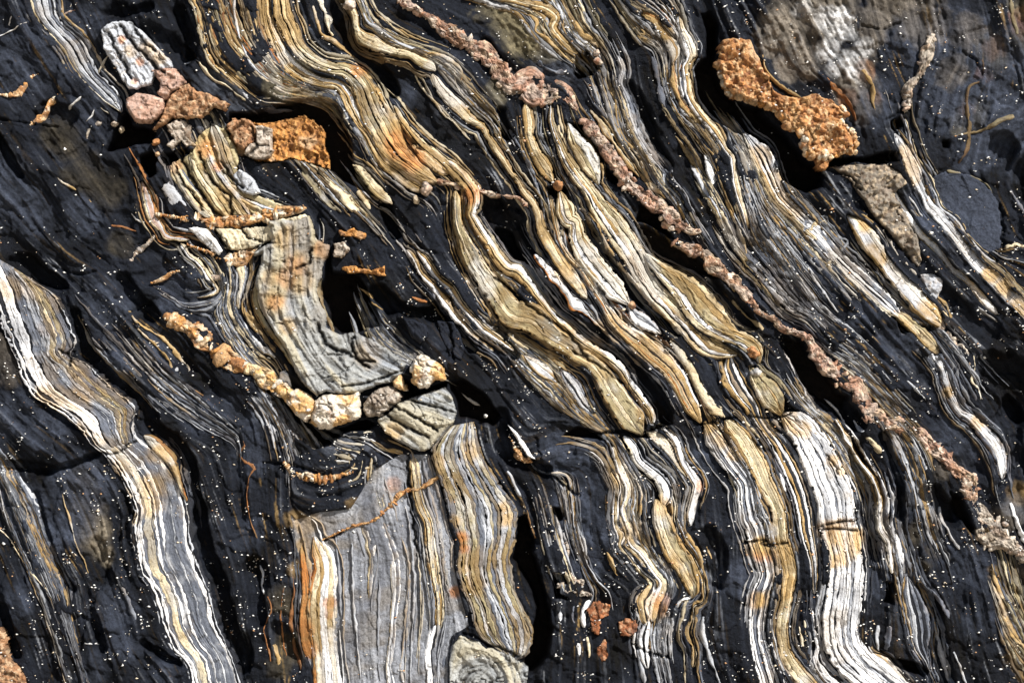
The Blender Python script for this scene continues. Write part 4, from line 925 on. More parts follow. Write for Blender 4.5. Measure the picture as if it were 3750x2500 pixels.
BH += 2.6 * np.abs(L_MED) - 2.2 * smooth(.25, .0, np.abs(L_BIG + .3 * L_MED)) - 2.5 * smooth(.05, .0, np.abs(fbm(GXX / 70 + .1 * L_BIG, GYY / 70, 143, 5, .6)))
BH -= 16 * CRK
# the slate is worn back a little where harder layers and blocks stand on it
for b in bands:
    q, t = (spline(b['path'][1], 8) if b['path'][0] == 'C' else spline((b['path'][1] + b['path'][2]) / 2, 8))
    wq = q[:, 2] if b['path'][0] == 'C' else np.interp(np.linspace(0, 1, len(q)), np.linspace(0, 1, len(b['path'][1])), np.hypot(*(b['path'][2] - b['path'][1]).T))
    for (x, y), w_ in zip(q[:, :2], wq):
        rr_ = w_ * .5 * .86; a, b_ = int((x - X0) / RS), int((y - Y0) / RS); n_ = int(rr_ / RS) + 1
        sl = (slice(max(b_ - n_, 0), b_ + n_ + 1), slice(max(a - n_, 0), a + n_ + 1))
        m = np.hypot(GXX[sl] - x, GYY[sl] - y) < rr_
        BH[sl] = np.where(m, np.minimum(BH[sl], MACRO[sl] - 12), BH[sl])
COMP = BH.copy()                                            # highest surface at each raster point, for the loose grains
def record(x, y, z):
    ix = np.round((x - X0) / RS).astype(int); iy = np.round((y - Y0) / RS).astype(int)
    ok = (ix >= 0) & (ix < NX) & (iy >= 0) & (iy < NY)
    np.maximum.at(COMP, (iy[ok], ix[ok]), z[ok])

# mineral stains and slate tones; the slate's bluish sheen is painted in with N
def tint_field(kind):
    C_ = np.zeros((NY, NX, 3)); A_ = np.zeros((NY, NX))
    for i, r in enumerate(rows(TINTS)):
        key, tg, st, path = r.split('|')
        if tg != kind: continue
        f = np.zeros((NY, NX))
        for (x, y, rad) in P_(path):
            m0, m1 = int((y - rad * 1.6 - Y0) / RS), int((y + rad * 1.6 - Y0) / RS); n0, n1 = int((x - rad * 1.6 - X0) / RS), int((x + rad * 1.6 - X0) / RS)
            m0, n0 = max(m0, 0), max(n0, 0)
            sl = (slice(m0, m1), slice(n0, n1))
            dn = np.hypot(GXX[sl] - x, GYY[sl] - y) / rad + (.38 if kind == 'P' or key in 'NU' else .55 if key in 'WV' else .75) * fbm(GXX[sl] / 60, GYY[sl] / 60, 61 + i, 6, .62) + .10 * L_MED[sl]
            f[sl] = np.maximum(f[sl], smooth(1.25, .55, dn) if kind == 'P' or key in 'NWVU' else smooth(1.15, .93, dn) * .6 + smooth(.9, .55, dn) * .4)
        f *= float(st) * np.clip(.8 + .22 * L_MED + .10 * L_FINE, .25, 1.1)
        f = np.clip(f, 0, 1)
        C_ = C_ * (1 - f[..., None]) + CK[key] * f[..., None]; A_ = A_ + (1 - A_) * f
    return C_, A_
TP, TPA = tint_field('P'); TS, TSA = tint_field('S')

# ------------------------------------------------------------------ materials
def rock_mat(name, rough, spec, scale, var, bump, bscale, speck=.25):
    m = bpy.data.materials.new(name); m.use_nodes = True; t = m.node_tree; N = t.nodes; Lk = t.links
    bs = N['Principled BSDF']; at = N.new('ShaderNodeAttribute'); at.attribute_name = 'Col'
    ge = N.new('ShaderNodeNewGeometry')
    no = N.new('ShaderNodeTexNoise'); no.inputs['Scale'].default_value = scale; no.inputs['Detail'].default_value = 6; no.inputs['Roughness'].default_value = .7
    Lk.new(ge.outputs['Position'], no.inputs['Vector'])
    mr = N.new('ShaderNodeMapRange'); mr.inputs['From Min'].default_value = .3; mr.inputs['From Max'].default_value = .7
    mr.inputs['To Min'].default_value = 1 - var; mr.inputs['To Max'].default_value = 1 + var; Lk.new(no.outputs['Fac'], mr.inputs['Value'])
    nf = N.new('ShaderNodeTexNoise'); nf.inputs['Scale'].default_value = 950; nf.inputs['Detail'].default_value = 3; nf.inputs['Roughness'].default_value = .8
    Lk.new(ge.outputs['Position'], nf.inputs['Vector'])
    m3 = N.new('ShaderNodeMapRange'); m3.inputs['From Min'].default_value = .32; m3.inputs['From Max'].default_value = .68
    m3.inputs['To Min'].default_value = 1 - speck; m3.inputs['To Max'].default_value = 1 + speck; Lk.new(nf.outputs['Fac'], m3.inputs['Value'])
    mm = N.new('ShaderNodeMath'); mm.operation = 'MULTIPLY'; Lk.new(mr.outputs['Result'], mm.inputs[0]); Lk.new(m3.outputs['Result'], mm.inputs[1])
    mx = N.new('ShaderNodeVectorMath'); mx.operation = 'SCALE'
    Lk.new(at.outputs['Color'], mx.inputs[0]); Lk.new(mm.outputs[0], mx.inputs['Scale']); Lk.new(mx.outputs[0], bs.inputs['Base Color'])
    r2 = N.new('ShaderNodeMapRange'); r2.inputs['From Min'].default_value = .3; r2.inputs['From Max'].default_value = .7
    r2.inputs['To Min'].default_value = rough - .1; r2.inputs['To Max'].default_value = rough + .12; Lk.new(no.outputs['Fac'], r2.inputs['Value']); Lk.new(r2.outputs['Result'], bs.inputs['Roughness'])
    bs.inputs['Specular IOR Level'].default_value = spec
    nb = N.new('ShaderNodeTexNoise'); nb.inputs['Scale'].default_value = bscale; nb.inputs['Detail'].default_value = 8; nb.inputs['Roughness'].default_value = .75
    Lk.new(ge.outputs['Position'], nb.inputs['Vector'])
    bu = N.new('ShaderNodeBump'); bu.inputs['Strength'].default_value = bump; bu.inputs['Distance'].default_value = .004
    Lk.new(nb.outputs['Fac'], bu.inputs['Height']); Lk.new(bu.outputs[0], bs.inputs['Normal'])
    return m
M_SLATE = rock_mat('slate', .52, .10, 230, .40, .9, 260, .35)
M_BAND = rock_mat('banded_schist', .6, .3, 340, .20, .7, 340, .26)
M_QUARTZ = rock_mat('vein_quartz', .42, .5, 260, .38, .95, 260, .30)
M_RUST = rock_mat('rusty_granular_rock', .6, .4, 380, .45, 1.0, 330, .45)
M_SAND = rock_mat('sand_grain', .35, .6, 600, .1, .1, 300)

# ------------------------------------------------------------------ mesh building
def world(x, y, z): return np.stack([(x - 1875) * K, -z * K, ZC + (1250 - y) * K], -1)
def make_obj(name, V, F, C_, mat, parent=None, loc=None, smooth_=True):
    """V in picture units (x, y, height); F int array (n,3|4); C_ rgb per vertex"""
    W = world(V[:, 0], V[:, 1], V[:, 2])
    if loc is not None: W = W - loc
    me = bpy.data.meshes.new(name); nv, nf = len(W), len(F); k_ = F.shape[1]
    me.vertices.add(nv); me.vertices.foreach_set('co', W.astype(np.float32).ravel())
    me.loops.add(nf * k_); me.loops.foreach_set('vertex_index', F.astype(np.int32).ravel())
    me.polygons.add(nf); me.polygons.foreach_set('loop_start', np.arange(0, nf * k_, k_, dtype=np.int32))
    me.update(calc_edges=True)
    if smooth_: me.polygons.foreach_set('use_smooth', np.ones(nf, bool))
    ca = me.color_attributes.new('Col', 'FLOAT_COLOR', 'POINT')
    ca.data.foreach_set('color', np.concatenate([np.clip(C_, 0.004, .9), np.ones((nv, 1))], 1).astype(np.float32).ravel())
    me.materials.append(mat)
    o = bpy.data.objects.new(name, me); COL.objects.link(o)
    if parent is not None: o.parent = parent
    elif loc is not None: o.location = loc
    return o
def tag(o, label=None, cat=None, kind=None, group=None):
    if label: o['label'] = label
    if cat: o['category'] = cat
    if kind: o['kind'] = kind
    if group: o['group'] = group
    return o
def empty(name, loc):
    o = bpy.data.objects.new(name, None); o.location = loc; o.empty_display_size = .02; COL.objects.link(o); return o
def grid_faces(n, m):
    a = (np.arange(n - 1)[:, None] * m + np.arange(m - 1)[None]).ravel()
    return np.stack([a, a + 1, a + m + 1, a + m], 1)

def apply_P(col, x, y, amt):
    a = (samp(TPA, x, y) * amt)[..., None]; tc = samp(TP, x, y) / np.maximum(samp(TPA, x, y), 1e-3)[..., None]
    lum = col.mean(-1, keepdims=True)
    return col * (1 - a) + (tc * (.35 + 1.15 * np.clip(lum / .5, 0, 1.1))) * a

def strip(path, layers, h, seed, ds=4.7, dc=2.5, skirt=70, lam=1.0, base_from=None, wob=1.0):
    """a ribbon of stacked sheets; returns one (V, F, C, key) per sheet"""
    kind, A, B = path
    if kind == 'C':
        A = A.copy()
        for e_ in (0, -1):                                    # layers pinch out: let the ends run on a little
            d_ = A[e_, :2] - A[1 if e_ == 0 else -2, :2]; d_ = d_ / max(np.hypot(*d_), 1e-6); A[e_, :2] += d_ * min(A[e_, 2] * .35 + 4, 24)
        q, t = spline(A, ds); c = q[:, :2]; wd = q[:, 2].copy()
        d = np.gradient(c, axis=0); d /= np.maximum(np.hypot(d[:, 0], d[:, 1]), 1e-9)[:, None]
        nrm = np.stack([-d[:, 1], d[:, 0]], 1)
        # make fraction 0 the left edge on average
        if nrm[:, 0].mean() < 0: nrm = -nrm
        nrm = nrm  # left to right
        c = c + nrm * (wob * 2.2 * fbm(t / 38, t * 0, seed, 3))[:, None]
        L = c - nrm * wd[:, None] / 2; R = c + nrm * wd[:, None] / 2
    else:
        ql, tl = spline(A, ds); n_ = len(ql); u = np.linspace(0, 1, n_)
        qr, tr = spline(B, ds); L = ql; t = tl
        R = np.stack([np.interp(u, np.linspace(0, 1, len(qr)), qr[:, k_]) for k_ in (0, 1)], 1)
        wd = np.hypot(*(R - L).T)
    n = len(t); T = t[-1]
    if kind == 'C' and wd.mean() < 26:
        k2 = np.clip(1.15 + 1.0 * fbm(t / 42, t * 0, seed + 30, 3), .12, 1.9)[:, None]; mid = (L + R) / 2; L = mid + (L - mid) * k2; R = mid + (R - mid) * k2; wd = wd * k2[:, 0]
    if kind == 'C':
        e = np.minimum(t, T - t); tl_ = np.clip(wd * .9, 12, 70) * (1 + .3 * math.sin(seed)); tp = .04 + .96 * np.clip(e / tl_, 0, 1) ** .8
    else:
        e = np.minimum(t, T - t); tp = .82 + .18 * np.sqrt(np.clip(e / 30, 0, 1))
    mid = (L + R) / 2; L = mid + (L - mid) * tp[:, None]; R = mid + (R - mid) * tp[:, None]; wd = wd * tp
    ws = np.array([v for _, v in layers]); fr = np.r_[0, np.cumsum(ws)] / ws.sum()
    nb = len(fr); FR = np.repeat(fr[None], n, 0)
    for i in range(nb):
        edge = i in (0, nb - 1)
        amp = (1.6 + .035 * wd) / np.maximum(wd, 6) if edge else (1.2 + .02 * wd) / np.maximum(wd, 8)
        amp = np.minimum(amp, .15)
        FR[:, i] += wob * amp * 1.6 * (fbm(t / 44, t * 0 + i * 7.3, seed + 3, 3) + .4 * fbm(t / 11, t * 0 + i * 3.1, seed + 4, 3) - .9 * edge * (1 if i else -1) * smooth(.35, .5, fbm(t / 16, t * 0 + i, seed + 6, 2)))
    FR = np.sort(FR, 1)
    hz = h * (-.25 + 1.25 * np.sqrt(np.clip(e / 46, 0, 1))) + min(h * .22, 7) * fbm(t / 70, t * 0, seed + 5, 2)
    r_ = random.Random(seed)
    out = []
    for i, (key, _) in enumerate(layers):
        wl = ((FR[:, i + 1] - FR[:, i]) * wd).max(); nc = max(2, int(math.ceil(wl / dc)) + 1)
        u = np.linspace(0, 1, nc)
        f = FR[:, i, None] + (FR[:, i + 1] - FR[:, i])[:, None] * u[None]
        X = L[:, None, 0] + (R - L)[:, None, 0] * f; Y = L[:, None, 1] + (R - L)[:, None, 1] * f
        dpx = np.minimum(f, 1 - f).clip(0) * wd[:, None]; rr = (np.clip(wd * .30, 3, 9) + 7 * np.clip(fbm(t / 60, t * 0 + 4, seed + 16, 2), 0, 1))[:, None]
        prof = np.sqrt(1 - (1 - np.clip(dpx / rr, 0, 1)) ** 2)
        sp = f * wd[:, None] * 1.0 + 13.7 * i; tt = t[:, None] + 0 * f; sp = sp + 13 * fbm(sp / 45, tt / 500, seed + 33, 2) + 5 * fbm(sp / 16, tt / 300, seed + 34, 2)
        drift = 5 * fbm(tt / 160, sp / 60, seed + 7, 2)
        ln = vnoise((sp + drift) / 4.2, tt / 260, seed + 8) * .6 + vnoise((sp + drift) / 8.5, tt / 380, seed + 9) * .55
        ln2 = vnoise((sp + drift) / 3.1, tt / 150, seed + 10)
        rough = fbm(X / 9, Y / 9, seed + 11, 3)
        off = {'d': -9, 'k': -22, 'g': -2, 'o': 2}.get(key, 2) * min(h / 24, 1.4) + r_.uniform(-3, 3.5) * min(h / 20, 1)
        cut = np.clip(1.4 * smooth(.72, .84, vnoise(tt / 17 + 2 * drift / 5, sp / 90, seed + 13)), 0, 1) * smooth(.0, .3, vnoise(tt / 120, sp * 0 + .5, seed + 14))
        tilt = fbm(t / 130, t * 0 + 2, seed + 17, 2)[:, None] * (f - .5) * np.minimum(wd, 90)[:, None] * .34
        flake = 3.0 * smooth(-.02, .03, fbm(X / 75 + sp / 60, Y / 75, seed + 18, 3) + .2 * ln) * min(h / 28, 1.3)
        rug = fbm(X / 30, Y / 30, seed + 19, 4)
        z = hz[:, None] * (.35 + .65 * prof) + .6 * off * prof + lam * (1.3 * ln + .5 * ln2) * prof + 1.1 * rough + .8 * tilt + flake * prof + min(h / 8, 3.2) * rug - 2.5 * cut
        inn = np.minimum(u, 1 - u)[None] * (FR[:, i + 1] - FR[:, i])[:, None] * wd[:, None]
        z = z - 1.5 * np.clip(1 - inn / 2.2, 0, 1)
        z = z + samp(MACRO, X, Y)
        col = CK[key][None, None] * np.ones(f.shape + (3,))
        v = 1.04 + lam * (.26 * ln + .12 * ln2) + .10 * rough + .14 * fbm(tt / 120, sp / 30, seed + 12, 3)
        if key in 'dk': v = 1 + .5 * ln
        col = col * np.clip(v, .3, 1.5)[..., None]
        if key not in 'dk' and len(layers) > 1:
            ob = layers[min(i + 1, len(layers) - 1)][0] if r_.random() < .5 else layers[max(i - 1, 0)][0]
            oc_ = CK['g'] if (ob in 'dk' or r_.random() < .35) else CK[ob]
            mq = .6 * smooth(.05, .5, fbm(tt / 150, f * 2 + i * 9.1, seed + 31, 3) + .25 * ln)[..., None]; col = col * (1 - mq) + oc_ * mq
        if key not in 'dk':
            zc_ = vnoise((sp + drift) / 7.5, tt / 330, seed + 20); brk = smooth(-.1, .25, fbm(tt / 80, sp / 14, seed + 21, 2)) * smooth(-.35, .1, fbm(X / 120, Y / 120, 211, 3))
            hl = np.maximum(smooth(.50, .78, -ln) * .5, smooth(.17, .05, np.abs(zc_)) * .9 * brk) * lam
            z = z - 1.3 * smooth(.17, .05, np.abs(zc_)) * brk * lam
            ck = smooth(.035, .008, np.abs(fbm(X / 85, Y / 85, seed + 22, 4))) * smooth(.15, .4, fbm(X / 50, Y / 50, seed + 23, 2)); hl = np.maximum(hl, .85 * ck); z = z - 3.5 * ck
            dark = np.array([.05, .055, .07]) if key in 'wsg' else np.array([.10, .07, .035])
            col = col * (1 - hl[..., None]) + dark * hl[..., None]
            # weathered skin: tan freckles on cream, grey bruises on white
            fk = smooth(.12, .5, fbm(X / 30, Y / 30, seed + 15, 4) + .3 * ln)
            alt = {'w': CK['s'], 'c': CK['t'] * 1.1, 'y': CK['e'], 't': CK['c'], 's': CK['w'] * .8, 'o': CK['t'], 'b': CK['k'], 'g': CK['s']}.get(key, col)
            fw = .36 if key != 'w' else .22
            col = col * (1 - fw * fk[..., None]) + alt * fw * fk[..., None]
            col = col * (1 - .45 * cut[..., None])
            ed = smooth(9, 1.5, dpx + 5 * rough) * smooth(-.35, .25, fbm(tt / 60, f * 0, seed + 24, 3)) * (.55 if h > 12 else .2)
            ec = CK['d'] * 2 if r_.random() < .6 else CK['b'] * 1.2
            col = col * (1 - ed[..., None]) + ec * ed[..., None]
            pt = smooth(.42, .6, fbm(X / 7, Y / 7, seed + 25, 2)) * .45; col = col * (1 - pt[..., None]); z = z - 1.6 * pt
        if key not in 'dk':
            # stains and bleaching that cross from layer to layer
            gs = fbm(X / 150 + .1 * ln, Y / 150, 201, 5, .6); gb = (.78 * smooth(.0, .34, gs) * (.5 if key in 'wsg' else 1))[..., None]
            col = col * (1 - gb) + np.array([.21, .14, .055]) * (1 + .4 * ln[..., None]) * gb
            gw = (.6 * smooth(.02, .4, -fbm(X / 170, Y / 170, 203, 5, .6)) * (key in 'cyt'))[..., None]
            col = col * (1 - gw) + np.array([.60, .60, .585]) * (1 + .25 * ln[..., None]) * gw
        col = apply_P(col, X, Y, 1.0 if key not in 'dk' else .35)
        nt_ = smooth(.30, .42, fbm(X / 26, Y / 26, 221, 4, .6)) * smooth(14, 3, dpx) * (h > 9); z = z - 9 * nt_ * prof; col = col * (1 - .7 * nt_[..., None])
        cr = samp(CRK, X, Y); z = z - 15 * cr; col = col * (1 - .85 * cr[..., None])
        # side walls
        sl = z[:, :1] - (skirt if i == 0 else 13); sr = z[:, -1:] - (skirt if i == len(layers) - 1 else 13)
        X = np.concatenate([X[:, :1], X, X[:, -1:]], 1); Y = np.concatenate([Y[:, :1], Y, Y[:, -1:]], 1); z = np.concatenate([sl, z, sr], 1)
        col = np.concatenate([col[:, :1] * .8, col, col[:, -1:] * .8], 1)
        for rrow in (0, -1): z[rrow] = z[rrow] - skirt
        V = np.stack([X, Y, z], -1).reshape(-1, 3)
        record(V[:, 0], V[:, 1], V[:, 2])
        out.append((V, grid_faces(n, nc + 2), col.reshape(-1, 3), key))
    return out

# ------------------------------------------------------------------ the rock face itself
def axis(lo, a, b, hi, fine, coarse):
    return np.r_[np.arange(lo, a, coarse), np.arange(a, b, fine), np.arange(b, hi + coarse, coarse)]
ax_ = axis(-370, -12, 3762, 4110, 4.3, 13); ay_ = axis(-370, -12, 2512, 2860, 4.3, 13)
XX, YY = np.meshgrid(ax_, ay_)
lf, lm, lb = samp(L_FINE, XX, YY), samp(L_MED, XX, YY), samp(L_BIG, XX, YY)
n1 = fbm(XX / 130, YY / 130, 71, 4); n2 = fbm(XX / 16, YY / 16, 73, 3)
slate_tone = np.clip(.95 + .95 * n1 + .24 * lf + .10 * lm + .25 * n2, .25, 2.2)  # tone of the slate, varied by noise and layering
colr = CK['D'] * .72 * slate_tone[..., None]
# thin pale and ochre laminae in the slate, gathered in bundles
bund = smooth(.0, .5, fbm(XX / 300 + lb * .1, YY / 300, 77, 3) + .15 * lb)
pale = smooth(1.0, 1.9, lf + .45 * lm) * (.14 + .86 * bund)
pale = pale * (.25 + .75 * smooth(-.2, .3, fbm(XX / 90, YY / 90, 78, 3))); colr = colr * (1 - .62 * pale[..., None]) + CK['s'] * .75 * .62 * pale[..., None]
och = smooth(1.3, 2.2, -lf + .5 * lm) * (.05 + .95 * smooth(.05, .5, fbm(XX / 260, YY / 260, 79, 3)))
colr = colr * (1 - .7 * och[..., None]) + CK['t'] * .7 * och[..., None]
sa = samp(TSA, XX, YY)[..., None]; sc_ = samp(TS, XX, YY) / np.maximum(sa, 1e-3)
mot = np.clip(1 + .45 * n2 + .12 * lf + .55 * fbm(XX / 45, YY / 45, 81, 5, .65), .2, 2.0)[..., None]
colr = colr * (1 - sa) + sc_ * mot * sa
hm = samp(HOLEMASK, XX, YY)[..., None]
colr = colr * (1 - hm) + (np.array([.008, .006, .005]) * (1 + .5 * n2[..., None])) * hm  # shade inside the hollows painted into the colour as near-black
gritty = samp(TSA, XX, YY) * smooth(.1, .16, samp(TS, XX, YY)[..., 0]) 
zz = samp(BH, XX, YY) + gritty * (15 * fbm(XX / 46, YY / 46, 83, 5, .65) + 8 * facet(XX / 17, YY / 17, 85) + 5 * n2)
rim = np.minimum.reduce([(XX + 370) / 200, (4110 - XX) / 200, (YY + 370) / 200, (2860 - YY) / 200]).clip(0, 1)
zz = zz * rim - 8 * (1 - rim)
V = np.stack([XX, YY, zz], -1).reshape(-1, 3)
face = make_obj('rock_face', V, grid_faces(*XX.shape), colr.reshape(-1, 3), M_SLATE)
tag(face, 'dark slate rock face seamed with thin pale and ochre laminae', kind='structure')

M_CLIFF = rock_mat('cliff_slate', .55, .1, 12, .5, 1.0, 30, .35); t_ = M_CLIFF.node_tree
g_ = t_.nodes.new('ShaderNodeNewGeometry'); mp = t_.nodes.new('ShaderNodeMapping'); mp.inputs['Rotation'].default_value = (0, math.radians(-32), 0); mp.inputs['Scale'].default_value = (26, 3, 1.6)
ns = t_.nodes.new('ShaderNodeTexNoise'); ns.inputs['Scale'].default_value = 1; ns.inputs['Detail'].default_value = 7; ns.inputs['Distortion'].default_value = .4
rp = t_.nodes.new('ShaderNodeValToRGB'); rp.color_ramp.elements[0].position = .56; rp.color_ramp.elements[0].color = (.010, .0125, .0195, 1); rp.color_ramp.elements[1].position = .72; rp.color_ramp.elements[1].color = (.42, .38, .30, 1)
t_.links.new(g_.outputs['Position'], mp.inputs[0]); t_.links.new(mp.outputs[0], ns.inputs['Vector']); t_.links.new(ns.outputs['Fac'], rp.inputs[0])
t_.links.new(rp.outputs[0], t_.nodes['Principled BSDF'].inputs['Base Color'])
# the cliff goes on around the surveyed face, down to a beach
gx = np.linspace(-9000, 13000, 111); gy = np.linspace(-7000, 4150, 65); WX, WY = np.meshgrid(gx, gy)
WZ = 260 * fbm(WX / 2600, WY / 2600, 91, 4) + 60 * fbm(WX / 500, WY / 500, 93, 3)
dout = np.maximum(np.maximum(-200 - WX, WX - 3950), np.maximum(-200 - WY, WY - 2700))
WZ = WZ * smooth(100, 1600, dout) - 25 - 230 * smooth(60, -60, dout)
wl_ = (1 + .5 * fbm(WX / 300, WY / 300, 95, 3))[..., None]
cliff = make_obj('cliff', np.stack([WX, WY, WZ], -1).reshape(-1, 3), grid_faces(*WX.shape), (CK['D'] * .8 * wl_).reshape(-1, 3), M_CLIFF)
tag(cliff, 'dark slate cliff continuing around the banded face', kind='structure')
bx, by = np.meshgrid(np.linspace(-60, 60, 61), np.linspace(-90, 1.5, 61))
me = bpy.data.meshes.new('beach'); bz = .04 * fbm(bx / 2, by / 2, 97, 3)
Vb = np.stack([bx, by, bz], -1).reshape(-1, 3); me.from_pydata(Vb.tolist(), [], grid_faces(61, 61).tolist()); me.update()
ca = me.color_attributes.new('Col', 'FLOAT_COLOR', 'POINT'); ca.data.foreach_set('color', np.tile([.34, .28, .2, 1], len(Vb)).astype(np.float32))
me.materials.append(M_SAND); beach = bpy.data.objects.new('beach', me); COL.objects.link(beach); tag(beach, 'pale sand beach at the foot of the cliff', kind='structure')

# ------------------------------------------------------------------ bands
KEYNAME = {'w': 'layer', 'k': 'crack_layer'}
def centre_of(V): return world(np.array([V[:, 0].mean()]), np.array([V[:, 1].mean()]), np.array([0.0]))[0]
for bi, b in enumerate(bands):
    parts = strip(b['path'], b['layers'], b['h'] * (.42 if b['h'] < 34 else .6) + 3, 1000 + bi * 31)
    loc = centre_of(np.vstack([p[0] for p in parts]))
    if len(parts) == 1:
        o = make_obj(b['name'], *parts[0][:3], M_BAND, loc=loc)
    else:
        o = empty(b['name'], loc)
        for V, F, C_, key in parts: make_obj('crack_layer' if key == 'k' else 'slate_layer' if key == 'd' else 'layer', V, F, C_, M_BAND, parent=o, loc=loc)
    tag(o, b['label'], b['cat'])

# thin laminae of the face: surveyed ones first, then those that fill the striped areas
strings = [(k_, h, p) for k_, h, p in lines]
def poly_in(poly, x, y):
    c = False; j = len(poly) - 1
    for i in range(len(poly)):
        if (poly[i][1] > y) != (poly[j][1] > y) and x < (poly[j][0] - poly[i][0]) * (y - poly[i][1]) / (poly[j][1] - poly[i][1]) + poly[i][0]: c = not c
        j = i
    return c
r_ = random.Random(11)
def follow(x, y, vx, vy, length):
    acc = []
    for _ in range(int(length / 12)):
        x += vx * 12; y += vy * 12
        if not (-100 < x < 3850 and -100 < y < 2600): break
        a, c_ = flow_dir(np.array([x]), np.array([y])); a, c_ = a[0], c_[0]
        if a * vx + c_ * vy < 0: a, c_ = -a, -c_
        vx, vy = a, c_; acc.append((x, y))
    return acc
for b in bands:
    if b['path'][0] != 'C': continue
    q, t = spline(b['path'][1], 14); nq = len(q)
    d_ = np.gradient(q[:, :2], axis=0); d_ /= np.maximum(np.hypot(d_[:, 0], d_[:, 1]), 1e-9)[:, None]; nn_ = np.stack([-d_[:, 1], d_[:, 0]], 1)
    keys_ = [k_ for k_, _ in b['layers'] if k_ not in 'dk'] or ['s']
    for side in (-1, 1):
        for j in range(3):
            gap = r_.uniform(3, 9) + j * r_.uniform(7, 12); i0 = int(nq * r_.uniform(0, .25)); i1 = int(nq * r_.uniform(.7, 1))
            if r_.random() < .5: i0 = 0
            if r_.random() < .6: i1 = nq
            off_ = (q[i0:i1, 2] * .5 + gap)[:, None] * nn_[i0:i1] * side
            pts = list(map(tuple, q[i0:i1, :2] + off_))
            if len(pts) < 5: continue
            if i0 == 0: pts = follow(*pts[0], -d_[0, 0], -d_[0, 1], r_.uniform(30, 150))[::-1] + pts
            if i1 == nq: pts = pts + follow(*pts[-1], d_[-1, 0], d_[-1, 1], r_.uniform(30, 150))
            pts = np.array(pts)[::2]; uu = np.linspace(0, 1, len(pts)); wm = r_.uniform(4.5, 10)
            ww = wm * (.2 + .9 * np.sin(np.pi * uu) ** .5) * (1 + .35 * np.array([r_.uniform(-1, 1) for _ in uu]))
            strings.append((r_.choice(keys_ + ['g', 's', 'g', 't']), r_.uniform(2, 5), np.column_stack([pts, ww])))
r_ = random.Random(5)
for r in rows(ZONES):
    num, keys, wl, ll, path = r.split('|'); poly = P_(path); w0, w1 = map(float, wl.split(',')); l0, l1 = map(float, ll.split(','))
    made = 0; tries = 0
    while made < int(int(num) * 2.3) and tries < 900:
        tries += 1
        x = r_.uniform(poly[:, 0].min(), poly[:, 0].max()); y = r_.uniform(poly[:, 1].min(), poly[:, 1].max())
        if not poly_in(poly, x, y): continue
        Lg = r_.uniform(l0, l1); pts = [(x, y)]; vx, vy = flow_dir(np.array([x]), np.array([y])); vx, vy = vx[0], vy[0]
        for sgn in (1, -1):
            px, py, ax2, ay2 = x, y, vx * sgn, vy * sgn; acc = []
            for _ in range(int(Lg / 12)):
                px += ax2 * 12; py += ay2 * 12
                if not (-100 < px < 3850 and -100 < py < 2600): break
                a, bq = flow_dir(np.array([px]), np.array([py])); a, bq = a[0], bq[0]
                if a * ax2 + bq * ay2 < 0: a, bq = -a, -bq
                ax2, ay2 = a, bq; acc.append((px, py))
            pts = pts + acc if sgn == 1 else acc[::-1] + pts
        if len(pts) < 5: continue
        pts = np.array(pts); wm = r_.uniform(w0, w1) * r_.choice([1.2, 1.6, 2.2]); uu = np.linspace(0, 1, len(pts))
        ww = wm * (.25 + .9 * np.sin(np.pi * uu) ** .6) * (1 + .3 * np.array([r_.uniform(-1, 1) for _ in uu]))
        strings.append((r_.choice(keys), r_.uniform(3.5, 7.5), np.column_stack([pts, ww])[::2] if len(pts) > 9 else np.column_stack([pts, ww]))); made += 1
_pp = [P_(r.split('|')[7]) for r in rows(BLOCKS) if r.split('|')[3] == 'H'][0]
def PANEL(x, y): return poly_in(_pp, x, y)
strings = [q for i_, q in enumerate(strings) if i_ < len(lines) or i_ % 4 == 0 or not poly_in([P_(r.split('|')[7]) for r in rows(BLOCKS) if r.split('|')[3] == 'H'][0], q[2][:, 0].mean(), q[2][:, 1].mean())]
rest = []; dim_ = np.random.default_rng(3).uniform(.15, .88, len(strings))
for si, (k_, h, p) in enumerate(strings):
    s_ = max(float(np.hypot(*np.diff(p[:, :2], axis=0).T).sum()), 1)
    p = p.copy()
    if si < len(lines) and k_ in 'ob': p[:, 2] *= .75; h *= .25
    if si < len(lines) and k_ == 'y': h *= .3
    V, F, C_, key = strip(('C', p, None), [(k_, 1)], h * .6 + 4, 9000 + si * 17, ds=9, skirt=26, dc=6, wob=1.7)[0]
    onp = PANEL(V[:, 0].mean(), V[:, 1].mean())
    if onp: V[:, 2] += 6
    lift = samp(BH - MACRO, V[:, 0], V[:, 1]) * (0 if onp else 1)                # lie on the uneven slate
    V[:, 2] += np.clip(lift, -60, 14)
    record(V[:, 0], V[:, 1], V[:, 2])
    if si < len(lines) and k_ in 'oby': C_ = C_ * .6 + CK['D'] * .4
    if si >= len(lines): C_ = C_ * (1 - dim_[si]) + (CK['H'] if onp else CK['D']) * dim_[si]
    if si < 280: make_obj('lamina', V, F, C_, M_BAND, parent=face)
    else: rest.append((V, F, C_))
off = 0; Vs, Fs, Cs = [], [], []
for V, F, C_ in rest: Vs.append(V); Fs.append(F + off); Cs.append(C_); off += len(V)
o = make_obj('lamina', np.vstack(Vs), np.vstack(Fs), np.vstack(Cs), M_BAND, parent=face); o['kind'] = 'stuff'

